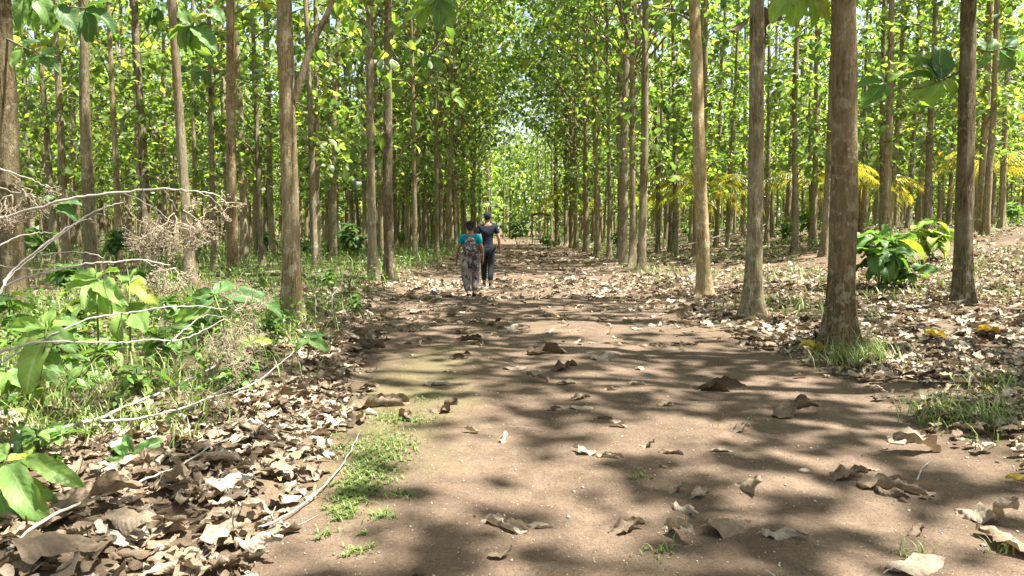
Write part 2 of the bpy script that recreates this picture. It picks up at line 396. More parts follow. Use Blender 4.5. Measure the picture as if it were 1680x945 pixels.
# ------------------------------------------------------------------ trees
TH = 15.5
def trunk_mesh(seed, nseg=22, nring=46, lo=False):
    r = np.random.default_rng(seed)
    z = np.concatenate([[-.25], TH*np.linspace(0, 1, nring-1)**1.6]); th = np.arange(nseg)*2*PI/nseg
    base = .165*(1-.62*np.clip(z/TH, 0, 1)**.85)
    nf = r.integers(3, 6); ph = r.uniform(0, 6.3, 4); fl = r.uniform(.55, 1.05)
    Rr = base[:, None]*np.ones(nseg)
    fz = np.exp(-np.clip(z, 0, None)/.28)[:, None]; f2 = np.exp(-np.clip(z, 0, None)/1.1)[:, None]
    ridge = np.maximum(0, np.cos(nf*th+ph[0]+.4*np.sin(th+ph[1])))[None]
    Rr = Rr*(1+fz*(fl*.45+fl*.75*ridge)+f2*.12*ridge*1.0-.06*f2)
    TT, ZZ = np.meshgrid(th, z)
    Rr = Rr*(1+.05*np.sin(3*TT+ZZ*.9+ph[2])+.035*np.sin(5*TT-ZZ*1.7+ph[3])+.03*np.sin(ZZ*4.1+ph[1]))
    for k in range(0 if lo else 7):   # old branch scars
        zc = r.uniform(1.6, 6); tc = r.uniform(0, 6.3)
        dth = (TT-tc+PI) % (2*PI)-PI
        Rr = Rr*(1+r.uniform(-.12, .22)*np.exp(-((ZZ-zc)/.09)**2-(dth/.5)**2))
    a = r.uniform(.03, .07, 2); p = r.uniform(0, 6.3, 4)
    zc = np.clip(ZZ, 0, None)
    bx = a[0]*(np.sin(zc*.55+p[0])-np.sin(p[0]))*(zc/(zc+2)); by = a[1]*(np.sin(zc*.5+p[1])-np.sin(p[1]))*(zc/(zc+2))
    V = np.stack([bx+Rr*np.cos(TT), by+Rr*np.sin(TT), ZZ], -1).reshape(-1, 3)
    i = np.arange(len(z)-1)[:, None]*nseg; j = np.arange(nseg)[None]; jn = (j+1) % nseg
    F = np.stack([i+j, i+jn, i+nseg+jn, i+nseg+j], -1).reshape(-1, 4)
    return V, F
T4 = [leaf(4, 3, .74, f, d, seed=i) for i, (f, d) in enumerate([(.2, .3), (.35, .6), (.1, .9), (.3, .1)])]
T6 = [leaf(7, 5, .6, f, d, seed=i, crink=.018) for i, (f, d) in enumerate([(.25, .5), (.35, .9), (.15, .3), (.3, .7)])]
def crown_mb(seed, zb, zt, Rm, nb, nl, L, low=0, tm=T4, shr=.45, jit=.16, up=.0):
    r = np.random.default_rng(seed); mb = MB()
    lp = [];
    br = [(zb+(zt-zb)*(k+r.random())/nb, r.uniform(.55, 1.)*Rm*(1-shr*((k/nb))), nl) for k in range(nb)]
    br += [(r.uniform(2.4, zb+1), r.uniform(.35, 1.3), r.integers(4, 11)) for k in range(low)]
    for k, (z, ln, n) in enumerate(br):
        az = k*2.4+r.uniform(-.5, .5); rise = r.uniform(.25+.3*up, .75+.5*up)*ln
        d = np.array([math.cos(az), math.sin(az), 0.]); w = np.array([-d[1], d[0], 0])
        pts = spline([np.array([0, 0, z]), d*ln*.4+[0, 0, z+rise*.55], d*ln*.75+w*r.uniform(-.2, .2)+[0, 0, z+rise*.85], d*ln+w*r.uniform(-.3, .3)+[0, 0, z+rise]], 3)
        tv, tf = tube(pts, np.linspace(.013+.006*ln, .005, len(pts)), 4); mb.add(tv, tf, r.random(), m=1)
        t = np.clip(r.beta(1.7, 1.0, n), .12, 1); ip = t*(len(pts)-1); i0 = np.minimum(ip.astype(int), len(pts)-2)
        pos = pts[i0]+(pts[i0+1]-pts[i0])*(ip-i0)[:, None]+r.normal(0, jit, (n, 3))*[1, 1, .8]
        yaw = az+r.normal(0, 1.15, n); pit = r.normal(.30, .38, n); rol = r.normal(0, .45, n)
        tn = np.clip(r.beta(1.6, 1.8, n)+r.normal(0, .08), 0, 1)
        q = r.integers(0, len(tm), n)
        for i in range(len(tm)):
            s = q == i; scatter(mb, tm[i], pos[s], rots(yaw[s], pit[s], rol[s]), L*r.uniform(.6, 1.25, s.sum()), tn[s])
    return mb
trunkA = [build('trunk', *trunk_mesh(100+i), m_bark, link=False) for i in range(9)]
trunkB = [build('trunk', *trunk_mesh(200+i, 10, 22, True), m_bark, link=False) for i in range(5)]
crownN = [crown_mb(10+i, 6.4, 15.4, 2.6, 16, 16, .42).build('crown', [m_leaf, m_bark], link=False) for i in range(4)]
crownC = [crown_mb(90+i, 6.2, 15.0, 5.0, 24, 52, .38, 1, shr=.3).build('crown', [m_leaf, m_bark], link=False) for i in range(4)]
crownE = [crown_mb(80+i, 5.2, 18.0, 5.0, 36, 34, .38, 12, shr=.12, jit=.3, up=.7).build('crown', [m_leaf, m_bark], link=False) for i in range(5)]
crownW = [crown_mb(120+i, 4.6, 19.0, 5.2, 42, 44, .40, 12, shr=.1, jit=.42, up=1.0).build('crown', [m_leaf, m_bark], link=False) for i in range(3)]
crownF = [crown_mb(30+i, 4.2, 16.2, 2.2, 23, 23, .38, 12).build('crown', [m_leaf, m_bark], link=False) for i in range(5)]
TINT = {'crookedpale': (1.65, 1.5, 1.2), 'greylichen-covered': (1.25, 1.27, 1.2), 'thickestbrown': (.98, .88, .73), 'bigsmooth': (1.3, 1.22, 1.05), 'thickdark': (.85, .8, .68), 'white-spottedteak': (.8, .8, .72), 'stoutstraight': (.95, .97, .9), 'straightbrown': (1.1, .98, .82)}
TREES = []      # (x, y, radius) of every placed tree
def tree(x, y, diam, label, group, lean=(0, 0), hero=False, far=False, k=None, hs=1., crown=True):
    k = rng.integers(0, 1000) if k is None else k
    e = empty('teak_tree', (x, y, float(height(x, y))))
    e.rotation_euler = (-math.atan(lean[1]), math.atan(lean[0]), 0)
    tr = obj('trunk', (trunkA if not far else trunkB)[k % (9 if not far else 5)], e)
    tr.color = tuple(.5*q for q in TINT.get(label.split(' ')[0]+label.split(' ')[1] if hero else '', (1.12, 1.12, 1.06)))+(1,)
    tr.scale = (diam/.33, diam/.33, 1); tr.rotation_euler = (0, 0, (k % 17)*.77)
    if crown:
        pool = crownF if (far or hero == 'low') else crownN
        if -5.6 < x < 6.6: pool = (crownW if y > 30 and -4.8 < x < 5 else crownE) if y > 16 else (crownC if x > 0 and y > 6 else crownN); hs = max(hs, 1.12)
        c = obj('crown', pool[k % len(pool)], e); c.rotation_euler = (0, 0, (k % 29)*.9); c.scale = (1, 1, hs)
    tag(e, label, 'tree', group); TREES.append((x, y, diam)); return e
# x at the top of the photo, x and y of the foot, width in px, distance or None, label
HERO = [
 (2, 22, 512, 47, None, 'thick dark teak trunk at the left border, behind the dead twigs'),
 (52, 92, 432, 14, None, 'thin speckled teak leaning beside the thick left border trunk'),
 (92, 110, 437, 16, None, 'dark teak close right of the leaning speckled one at far left'),
 (142, 150, 446, 24, None, 'stout straight grey teak behind the long arching dead twig'),
 (198, 214, 420, 11, None, 'slim mottled teak leaning between the stout grey and the wounded trunk'),
 (223, 241, 432, 20, None, 'teak with a split pale wound and dead leaves caught on its stem'),
 (283, 313, 474, 20, None, 'slanting teak whose stem rises behind bright overhanging leaves'),
 (340, 352, 442, 12, None, 'slender dark teak behind the dry seed head'),
 (376, 383, 452, 22, None, 'straight brown teak halfway between slanting trunk and big roadside trunk'),
 (412, 430, 440, 11, None, 'slim teak with reddish bare foot left of the big roadside trunk'),
 (474, 480, 530, 35, None, 'big smooth grey-brown teak with a forked limb on the left verge'),
 (500, 518, 443, 13, None, 'curved teak just right of the big forked roadside trunk'),
 (538, 543, 427, 13, None, 'speckled teak left of the dark broad-leaved bush'),
 (560, 580, 415, 9, None, 'thin stem leaning behind the dark broad-leaved bush'),
 (605, 613, 463, 18, None, 'left one of the close pair of teaks at the left path edge'),
 (633, 638, 459, 21, None, 'right one of the close pair of teaks at the left path edge'),
 (594, 598, 420, 9, None, 'slim trunk half hidden behind the close pair at the left path edge'),
 (675, 681, 428, 10, None, 'lone slender teak on the left verge short of the walkers'),
 (695, 698, 406, 9, None, 'leaning teak in the left row beyond the lone slender one'),
 (660, 661, 402, 7, None, 'very thin teak seen in the gap left of the lone slender one'),
 (738, 727, 401, 8, None, 'teak left of the woman on the left verge, tilting outward'),
 (744, 742, 397, 9, None, 'teak right behind the woman on the left verge'),
 (876, 886, 392, 10, None, 'tall teak with a bent top in front of the dark-roofed shelter'),
 (911, 914, 402, 10, None, 'dark teak first right of the shelter'),
 (928, 928, 405, 8, None, 'thin teak second right of the shelter'),
 (932, 938, 406, 8, None, 'pale thin teak third right of the shelter'),
 (960, 962, 414, 12, None, 'slim teak at right path edge, last before the twin trunks'),
 (970, 972, 395, 7, None, 'thin stem behind the slim trunk right of the shelter'),
 (1005, 1004, 393, 6, None, 'thin far stem left of the twin trunks'),
 (1032, 1022, 434, 18, None, 'left one of the twin teaks at the right path edge, lichen spotted'),
 (1060, 1052, 446, 18, None, 'right one of the twin teaks at the right path edge, with a flared foot'),
 (1079, 1076, 390, 6, None, 'thin dark stem just right of the twin teaks'),
 (1100, 1093, 404, 11, None, 'slim teak between the twin teaks and the crooked pale trunk'),
 (1112, 1108, 388, 8, None, 'thin lit stem left of the crooked pale trunk'),
 (1138, 1156, 487, 28, None, 'crooked pale teak with a knot halfway up its right-leaning stem'),
 (1184, 1176, 377, 7, 50, 'thin bent stem behind the crooked pale trunk'),
 (1208, 1205, 379, 6, 50, 'very thin stem left of the lichen-grey trunk'),
 (1241, 1236, 521, 33, None, 'grey lichen-covered teak between the crooked pale trunk and the thickest one'),
 (1262, 1258, 400, 10, 33, 'dark slim teak right beside the lichen-grey trunk'),
 (1275, 1266, 392, 8, 40, 'thin leaning teak second right of the lichen-grey trunk'),
 (1310, 1305, 411, 13, 27, 'straight dark teak midway between the lichen-grey and the thickest trunk'),
 (1343, 1335, 388, 12, 31, 'slim teak just left of the thickest trunk'),
 (1386, 1379, 573, 54, None, 'thickest brown teak with a buttressed foot and grass, on the right verge'),
 (1430, 1420, 366, 8, 42, 'thin leaning teak behind the broad-leaved bush at right'),
 (1453, 1449, 368, 13, 29, 'lichen-spotted teak rising behind the broad-leaved bush at right'),
 (1534, 1522, 364, 14, 27, 'mottled teak behind the smaller yellow-green bush'),
 (1512, 1510, 360, 8, 44, 'thin stem left of the mottled trunk behind the smaller bush'),
 (1600, 1577, 498, 35, None, 'white-spotted teak with a leafy side limb near the right border'),
 (1609, 1603, 364, 9, 40, 'thin leaning stem just right of the white-spotted trunk'),
 (1634, 1618, 371, 14, 25, 'left one of the two leaning teaks at the right border'),
 (1657, 1643, 375, 12, 28, 'right one of the two leaning teaks at the right border'),
]
HT = {}
for i, (xt, xb, yb, w, D, lab) in enumerate(HERO):
    if D is None: b = G(xb, yb)
    else: b = P(xb, yb, D)
    D = float(depth(b)); top = PY(xt, 0, b[1])
    lx = (top[0]-b[0])/(top[2]-b[2])
    b[2] = float(height(b[0], b[1]))
    diam = min(max(w*D/FPX, .17), .50)*.83
    e = tree(b[0], b[1], diam, lab, None, (lx, 0), 'low' if D > 22 else True, far=D > 45, k=i*7+3)
    HT[i] = (e, b, D)
# rows of the plantation, filling the stand
cand = []
for ix in range(-32, 33):
    for iy in range(-3, 46):
        x = (3.95+ix*3.15 if ix >= 0 else -3.7+(ix+1)*3.15)+rng.normal(0, .28); y = 1.2+iy*2.9+rng.normal(0, .35)
        if rng.random() < (.24 if ix > 0 else .10): continue
        if iy > 32 and ix in (0, -1): x += rng.uniform(-3, 3)
        if -3.2 < x < 3.7 and y < 96: continue
        cand.append((x, y))
cand = np.array(cand); hz = height(cand[:, 0], cand[:, 1])
px, py, D = project(np.column_stack([cand, hz]))
hp = np.array([[t[0], t[1]] for t in TREES]); keep = []
near, mid, rest = [], [], []
for i, (x, y) in enumerate(cand):
    if np.min(np.hypot(hp[:, 0]-x, hp[:, 1]-y)) < 1.5: continue
    d = math.hypot(x, y)
    inview = D[i] > 1 and -45 < px[i] < 1725
    if 2.6 < y < 5.6 and 2 < x < 6: continue
    if not inview:      # beside and behind the camera: only those whose crowns shade the picture
        if -5 < y < 17 and abs(x) < 13 and not (D[i] > 1 and -45 < px[i] < 1725) and (D[i] < 1 or px[i] < -90 or px[i] > 1775): near.append((x, y))
        continue
    if 862 < px[i] < 925 and D[i] < 92: continue
    if D[i] < 24: continue                                   # nearer ones are all in HERO
    if D[i] < 116: mid.append((D[i], x, y))
mid.sort(); near += [(5.6, 5.6)]  # last one: extra unseen tree, added so its crown shades the near track
NIND = 300-len(HERO)-len(near)
for (x, y) in near:
    tree(x, y, rng.uniform(.28, .38), 'tall teak outside the view whose crown shades the track', 'trees beside the viewpoint', (rng.normal(0, .012), rng.normal(0, .012)))
ANCH = [(22, 'thick left border trunk'), (150, 'stout grey trunk'), (241, 'wounded trunk'), (313, 'slanting trunk'), (383, 'straight brown trunk'), (480, 'big forked trunk'),
        (543, 'speckled trunk'), (625, 'close pair'), (681, 'lone slender trunk'), (742, 'trunk behind the woman'), (886, 'bent-topped trunk'), (962, 'slim edge trunk'), (1022, 'twin trunks'), (1093, 'slim in-between trunk'),
        (1156, 'crooked pale trunk'), (1236, 'lichen-grey trunk'), (1305, 'straight dark trunk'), (1379, 'thickest trunk'), (1449, 'lichen-spotted trunk'), (1522, 'mottled trunk'), (1577, 'white-spotted trunk'), (1630, 'two leaning trunks')]
ORD = ['nearest', 'second nearest', 'third nearest', 'fourth nearest', 'fifth nearest', 'sixth nearest', 'seventh nearest', 'eighth nearest']
gapn = {}
def gaplabel(x, y):
    px, _, D = project(np.array([x, y, float(height(x, y))+2.5])); j = sum(a[0] < px for a in ANCH); n = gapn.get(j, 0); gapn[j] = n+1
    w = ('left of the '+ANCH[0][1]) if j == 0 else ('right of the '+ANCH[-1][1]) if j == len(ANCH) else 'between %s and %s' % (ANCH[j-1][1], ANCH[j][1])
    if n < 8: return '%s background teak %s' % (ORD[n], w), 'background teaks '+w
    return 'thin far teak '+w, 'background teaks '+w
def zone(x, d):
    side = 'left' if x < 0 else 'right'
    if abs(x-.3) < 7.5: return ('slim straight teak in the receding rows lining the %s side of the path' % side, 'teaks lining the %s side of the path' % side)
    if d < 45: return ('slender teak in the middle depth of the %s stand' % side, 'teaks in the middle of the %s stand' % side)
    return ('thin distant teak deep in the %s stand' % side, 'distant teaks of the %s stand' % side)
for d, x, y in mid[:NIND]:
    lab, grp = gaplabel(x, y)
    tree(x, y, rng.uniform(.20, .33), lab, grp, (rng.normal(0, .02), rng.normal(0, .015)), far=d > 30, hero='low', hs=rng.uniform(.85, 1.1))
# the rest of the stand: too many to tell apart
mb = MB(); lv = [leaf(3, 3, .6, .25, .5, seed=3)]
far_tr = [trunk_mesh(300+i, 6, 8, True) for i in range(3)]
far_cr = [crown_mb(60+i, 3.2, 16.5, 2.2, 14, 11, .75, 3, lv) for i in range(4)]
for d, x, y in mid[NIND:]:
    z = float(height(x, y)); o = np.array([x, y, z]); k = rng.integers(0, 3); s = rng.uniform(.65, 1.)
    V, F = far_tr[k]; mb.add(V*[s, s, 1]+o, F, rng.random(), m=1)
    c = far_cr[rng.integers(0, 4)]; a = rng.uniform(0, 6.28); n0 = c.n
    V = np.concatenate(c.V)@rots(a, 0., 0.).T*[1, 1, rng.uniform(.85, 1.1)]+o
    tn = np.concatenate(c.tone); Q = np.concatenate(c.Q); mi = np.concatenate(c.mq)
    for q in (0, 1):
        mb.add(V, Q[mi == q], tn, m=q) if q == 0 else None
tag(mb.build('distant_trees', [m_leaf, m_bark]), 'endless far teak stems and crowns closing the view behind the counted trees', 'trees', kind='stuff')
print('trees', len(TREES), 'near', len(near), 'far', len(mid)-NIND, mid[NIND-1][0] if NIND < len(mid) else None)
# green wall at the end of the plantation
mb = MB(); n = 70000
ang = rng.uniform(-.72, .72, n); rr = rng.uniform(118, 150, n); x = rr*np.sin(ang); y = rr*np.cos(ang)
zt = 13+7*vnoise(x*.12, y*.12, 5)+4*vnoise(x*.4, y*.4, 8); z = height(x, y)+zt*rng.random(n)**.8
scatter(mb, lv[0], np.column_stack([x, y, z]), rots(rng.uniform(0, 6.3, n), rng.normal(.4, .5, n), rng.normal(0, .6, n)), rng.uniform(.8, 1.8, n), rng.random(n))
tag(mb.build('distant_woods', [m_leaf]), 'sunlit green woods beyond the last teak rows', 'woods', kind='stuff')

# ------------------------------------------------------------------ leafy side shoots placed on particular trees
def aim(a, b, nrm):
    """rotation taking +X to b-a with the leaf face towards nrm"""
    x = b-a; L = np.linalg.norm(x); x = x/L; z = np.array(nrm, float); z = z-x*(z@x); z /= np.linalg.norm(z); y = np.cross(z, x)
    return np.stack([x, y, z], -1), L
HL = [leaf(18, 9, w_, f, d, seed=40+i, crink=.023, stalk=.1, twist=tw, curl=cu) for i, (f, d, w_, tw, cu) in enumerate([(.32, .35, .70, .2, .2), (.42, .6, .64, -.3, .4), (.22, .2, .74, .1, .2), (.38, .5, .66, .3, .6), (.28, .7, .70, -.2, .8)])]
def shoot(tree_i, stem_px, leaves, tone=.6, D=None, rad=.02):
    e, b, Dt = HT[tree_i]; Dt = b[1]; D = D or Dt
    inv = np.linalg.inv(np.array((Matrix.Translation(e.location)@e.rotation_euler.to_matrix().to_4x4())))
    loc = lambda p: (inv@np.append(p, 1))[:3]
    n = len(stem_px); pts = [loc(PY(px, py, Dt+(D-Dt)*i/(n-1))) for i, (px, py) in enumerate(stem_px)]
    sp = spline(pts, 5); tv, tf = tube(sp, np.linspace(rad, rad*.35, len(sp)), 6)
    m = MB().add(tv, tf, .4); br = m.build('branch', m_bark, e)
    m = MB()
    for (bx, by, tx, ty, dn) in leaves:
        a = PY(bx, by, D); t_ = PY(tx, ty, D+rng.uniform(-.12, .12))
        R, L = aim(a, t_, (rng.normal(0, .35), -.75+rng.normal(0, .25), .8+rng.normal(0, .2)))
        V, F_, U = HL[rng.integers(0, 5)]
        V = V@R.T*L*1.05+a; V = (np.c_[V, np.ones(len(V))]@inv.T)[:, :3]
        m.add(V, F_, np.clip(tone+dn, 0, 1), U)
    m.build('leaves', m_near, br)
shoot(47, [(1592, 108), (1545, 132), (1500, 146), (1456, 136)],
      [(1452, 135, 1430, 108, .0), (1450, 136, 1408, 128, -.1), (1452, 138, 1412, 172, -.2), (1455, 138, 1452, 166, -.1), (1456, 134, 1482, 112, .35),
       (1540, 132, 1492, 72, -.5), (1542, 130, 1552, 58, -.45), (1535, 134, 1498, 108, -.3), (1530, 136, 1500, 158, .2), (1548, 132, 1580, 170, .35), (1545, 134, 1512, 182, .3), (1555, 128, 1582, 128, .1), (1550, 128, 1528, 100, -.2)], .5)
shoot(47, [(1590, 78), (1622, 84), (1650, 78)],
      [(1618, 84, 1600, 58, -.2), (1622, 86, 1640, 55, -.1), (1640, 80, 1690, 98, -.2), (1645, 82, 1655, 118, .1), (1622, 86, 1608, 116, .1), (1650, 78, 1680, 52, -.3), (1652, 78, 1700, 70, -.1)], .4)
shoot(42, [(1388, 8), (1352, -12), (1310, -22)],
      [(1308, -22, 1262, 28, .3), (1312, -20, 1300, 42, .3), (1325, -14, 1345, 40, .25), (1340, -8, 1362, 32, .4), (1330, -14, 1366, -6, .1), (1306, -24, 1262, -14, .1)], .6, 8.0)
shoot(42, [(1392, 20), (1405, -10), (1398, -45)], [(1405, -5, 1385, 22, .3), (1404, -8, 1425, 10, .1)], .6, 8.4)
shoot(10, [(477, -70), (400, -40), (345, 10), (314, 42)],
      [(313, 42, 337, 12, .45), (313, 40, 292, 10, .2), (312, 42, 274, 54, .1), (314, 44, 283, 92, .1), (315, 44, 300, 92, .05), (316, 43, 356, 74, .0), (316, 44, 330, 98, .25), (312, 43, 298, 60, .2), (345, 10, 368, 34, -.2), (350, 8, 325, -14, 0)], .5, 9.0)
shoot(10, [(478, -120), (590, -70), (680, -25), (716, -6)],
      [(716, -5, 656, 28, .4), (716, -4, 676, 38, .3), (717, -3, 722, 44, -.1), (718, -4, 750, 44, .1), (717, -6, 756, 8, -.1), (690, -18, 640, -16, .2), (690, -18, 706, -52, 0)], .5, 9.0)
shoot(0, [(2, -30), (40, -10), (95, 8), (140, 14)],
      [(40, -8, 62, 52, .35), (42, -8, 22, 48, .1), (60, -2, 98, 44, .25), (62, -2, 34, 30, .0), (95, 8, 132, 52, -.2), (96, 8, 84, 40, -.1), (140, 14, 196, 34, -.3), (140, 14, 176, -8, -.3), (140, 16, 150, 66, -.3), (100, 6, 122, -18, -.2)], .4, 8.5)
shoot(0, [(4, 60), (36, 76), (64, 92)],
      [(64, 92, 98, 112, -.1), (64, 92, 60, 140, .2), (62, 92, 26, 112, .2), (36, 78, 16, 108, .4), (38, 78, 60, 58, -.1), (66, 92, 92, 76, -.2)], .4, 10.5)
shoot(0, [(12, 300), (60, 330), (90, 336)], [(88, 336, 132, 326, -.3), (90, 336, 130, 352, -.2), (86, 336, 70, 362, -.3), (70, 332, 88, 316, 0.)], .35, 9.)
shoot(5, [(229, 60), (250, 30), (262, 8)], [(260, 10, 232, 22, -.2), (262, 8, 296, 22, -.1), (258, 14, 262, 52, -.3), (250, 30, 228, 52, -.1)], .4)
shoot(8, [(378, 90), (352, 108), (330, 118)], [(330, 118, 306, 108, .1), (330, 118, 316, 142, -.1), (334, 116, 346, 140, -.2), (350, 108, 336, 88, .1)], .4)
shoot(15, [(634, 60), (668, 78), (706, 92)], [(706, 92, 742, 84, .0), (706, 92, 728, 116, -.1), (700, 90, 692, 116, -.2), (668, 78, 690, 60, .1), (672, 79, 660, 104, 0.)], .5)
shoot(15, [(636, 130), (690, 136), (742, 160)], [(742, 160, 768, 172, .2), (742, 160, 752, 140, .3), (738, 158, 728, 176, 0.), (700, 138, 722, 132, .1), (705, 140, 700, 158, -.1), (664, 133, 672, 116, 0.)], .6)
shoot(29, [(1030, 70), (1000, 60), (975, 68)], [(975, 68, 954, 60, .1), (975, 68, 962, 84, 0.), (985, 64, 992, 84, -.2), (1000, 60, 1004, 40, .1)], .5)
shoot(34, [(1142, 40), (1110, 22), (1090, 26)], [(1090, 26, 1068, 18, 0.), (1090, 26, 1078, 48, 0.), (1108, 22, 1104, 48, -.2), (1110, 22, 1122, -2, .1)], .5)
# forked limb of the big left trunk
e, b, Dt = HT[10]; iv = np.linalg.inv(np.array(Matrix.Translation(e.location)@e.rotation_euler.to_matrix().to_4x4()))
pts = np.array([(iv@np.append(PY(x, y, b[1]), 1))[:3] for x, y in [(482, 165), (494, 128), (506, 90), (523, 50), (540, 16), (556, -40), (580, -130)]])
tv, tf = tube(spline(pts, 5), np.linspace(.052, .03, 31), 9); MB().add(tv, tf, .4).build('limb', m_bark, e)
# dead leaves hooked on trunks
def curly(i, hi=False, **kw):
    r = np.random.default_rng(500+i)
    return leaf(14 if hi else 8, 9 if hi else 5, r.uniform(.5, .66), r.uniform(.1, .5), r.uniform(-.3, .5), r.choice([-1.3, -.9, .9, 1.5, 2.1, 2.7, 3.2]), r.uniform(-.8, .5),
                r.uniform(.03, .06), r.uniform(-1.6, 1.6), 500+i, stalk=.12 if hi else 0)
CL = [curly(i) for i in range(14)]; CH = [curly(i+50, True) for i in range(12)]
CH[1] = leaf(18, 11, .50, .2, .1, 2.9, .15, .035, .9, 61, stalk=.1); CH[3] = leaf(16, 9, .5, .2, -.1, 2.0, .4, .04, -1.2, 62, stalk=.1)
CH[9] = leaf(16, 9, .46, .3, .2, -2.3, -.3, .055, 2.0, 63, stalk=.12); CH[10] = leaf(16, 9, .58, .3, .5, -1.7, .5, .045, .6, 64, stalk=.12)
CH[8] = leaf(16, 9, .5, .3, -.2, 2.4, .5, .05, -.9, 65, stalk=.12); CH[7] = leaf(14, 7, .34, .3, .1, 1.2, .2, .03, .8, 66, stalk=.1)
def hang(tree_i, cx, cy_, n, size, spread):
    e, b, Dt = HT[tree_i]; iv = np.linalg.inv(np.array(Matrix.Translation(e.location)@e.rotation_euler.to_matrix().to_4x4()))
    c = (iv@np.append(PY(cx, cy_, b[1]-.15), 1))[:3]; m = MB()
    for k in range(n):
        p = c+rng.normal(0, spread, 3)*[1, .5, 1.3]
        scatter(m, CL[rng.integers(0, 14)], p[None], rots(rng.uniform(0, 6.3), rng.normal(1.0, .3), rng.normal(0, .6))[None], np.array([size]), np.array([rng.uniform(.1, .6)]))
    m.build('caught_dead_leaves', m_dryfix, e)
hang(5, 243, 215, 8, .35, .14); hang(5, 250, 282, 5, .3, .1); hang(5, 226, 130, 3, .3, .1)
hang(37, 1240, 18, 5, .42, .1); hang(7, 345, 120, 4, .35, .15); hang(9, 404, 240, 4, .3, .12)

# ------------------------------------------------------------------ broad-leaved plants
def plant(name, label, cat, base, h, nst, nlf, L, tone, seed, spread=.35, group=None, mat=m_near):
    r = np.random.default_rng(seed); e = empty(name, tuple(base)); st = MB(); lf = MB()
    for k in range(nst):
        az = r.uniform(0, 6.3); ln = h*r.uniform(.6, 1.); tip = np.array([math.cos(az)*spread*r.random(), math.sin(az)*spread*r.random(), ln])
        pts = spline([(0, 0, -.03), tip*.5+r.normal(0, .03, 3), tip], 4); v, f = tube(pts, np.linspace(.012, .005, len(pts)), 5); st.add(v, f, .5)
        for q in range(nlf):
            t = r.uniform(.35, 1.)**.6; p = pts[int(t*(len(pts)-1))]; ya = q*PI/2*1.05+r.normal(0, .4)+k; pit = r.normal(-.1+.7*(1-t), .28)
            s = L*r.uniform(.65, 1.2)
            scatter(lf, HL[r.integers(0, 5)], (p+np.array([math.cos(ya), math.sin(ya), .1])*.1*s)[None], rots(ya, pit, r.normal(0, .3))[None], np.array([s]), np.array([np.clip(tone+r.normal(0, .17), 0, 1)]))
    st.build('stems', m_stemg, e); lf.build('foliage', mat, e); tag(e, label, cat, group); return e
plant('broad_leaved_bush', 'broad-leaved green bush between the thickest and the white-spotted trunk', 'bush', G(1442, 474), 1.25, 7, 9, .60, .45, 1, .42)
plant('broad_leaved_bush', 'smaller yellow-green bush left of the white-spotted trunk', 'bush', G(1528, 432), 1.25, 6, 8, .50, .8, 2, .45)
plant('broad_leaved_bush', 'dark glossy broad-leaved bush behind the left verge near the path', 'bush', G(575, 434), 1.6, 8, 10, .42, .2, 3, .5)
def pxplant(name, label, stem, leaves, D, tone, stems2=()):
    """plant whose leaf tips were read off the photograph; stem: picture points from the foot up"""
    base = G(*stem[0]); Db = float(depth(base)); e = empty(name, tuple(base)); st = MB(); lf = MB()
    for sp_ in (stem,)+tuple(stems2):
        n = len(sp_); pts = [base if (i == 0 and sp_ is stem) else P(x, y, D) for i, (x, y) in enumerate(sp_)]
        if sp_ is not stem: pts[0] = G(*sp_[0])
        sp2 = spline(np.array(pts), 6)-base; v, f = tube(sp2, np.linspace(.009, .004, len(sp2)), 6); st.add(v, f, .5)
    for (bx, by, tx, ty, dn, dz) in leaves:
        a = P(bx, by, D); t_ = P(tx, ty, D+dz); R, L = aim(a, t_, (rng.normal(0, .22), -.8, .75+rng.normal(0, .15)))
        V, F_, U = HL[rng.integers(0, 5)]; V = V*[1, .60 if L*FPX/D > 92 else .88, 1]; lf.add(V@R.T*L*1.0+a-base, F_, np.clip(tone+dn+.12, 0, .80 if dn < .44 else .97), U)
    st.build('stems', m_stemg, e); lf.build('leaves', m_near, e); tag(e, label, 'seedling', 'teak seedlings on the left verge'); return e
pxplant('teak_seedling', 'seedling with a fan of pale sunlit leaves behind the lower dead twigs', [(162, 585), (160, 520), (158, 462)],
  [(158, 462, 78, 474, .2, .1), (158, 458, 108, 440, .2, .2), (158, 462, 196, 486, .1, -.25), (160, 455, 190, 432, .1, .2), (158, 465, 126, 492, .1, -.2), (160, 500, 112, 512, 0, 0), (160, 502, 200, 505, .2, -.1), (158, 470, 170, 500, .35, -.2)], 4.6, .55)
pxplant('teak_seedling', 'tall seedling with yellowish top leaf right of the pale fan', [(214, 590), (213, 520), (212, 462)],
  [(212, 462, 246, 448, .1, .1), (212, 460, 204, 430, .1, .25), (212, 465, 258, 482, .45, -.1), (212, 465, 186, 462, .1, 0.), (213, 500, 250, 510, 0., 0.), (213, 505, 236, 536, .1, -.2), (213, 508, 172, 548, .2, -.2)], 4.8, .5)
pxplant('teak_seedling', 'seedling with large drooping leaves at the left border', [(62, 640), (70, 590), (76, 540)],
  [(74, 540, -22, 522, .2, 0.), (76, 545, 4, 566, .3, -.1), (72, 552, 38, 604, .15, -.35), (78, 540, 112, 516, .1, .2), (78, 545, 66, 500, .1, .2), (80, 545, 118, 556, -.1, -.1), (74, 545, 34, 500, .3, .2), (72, 580, 100, 606, -.2, -.1)], 3.9, .6)
pxplant('teak_seedling', 'seedling holding one long blue-green leaf in front of the big forked trunk', [(372, 575), (366, 530), (352, 484)],
  [(352, 484, 298, 480, -.05, 0.), (352, 482, 392, 456, -.1, .2), (352, 490, 312, 506, -.1, -.1), (372, 486, 490, 482, -.15, .05), (356, 484, 340, 456, 0., .2), (352, 500, 268, 524, .2, -.1)], 4.7, .35)
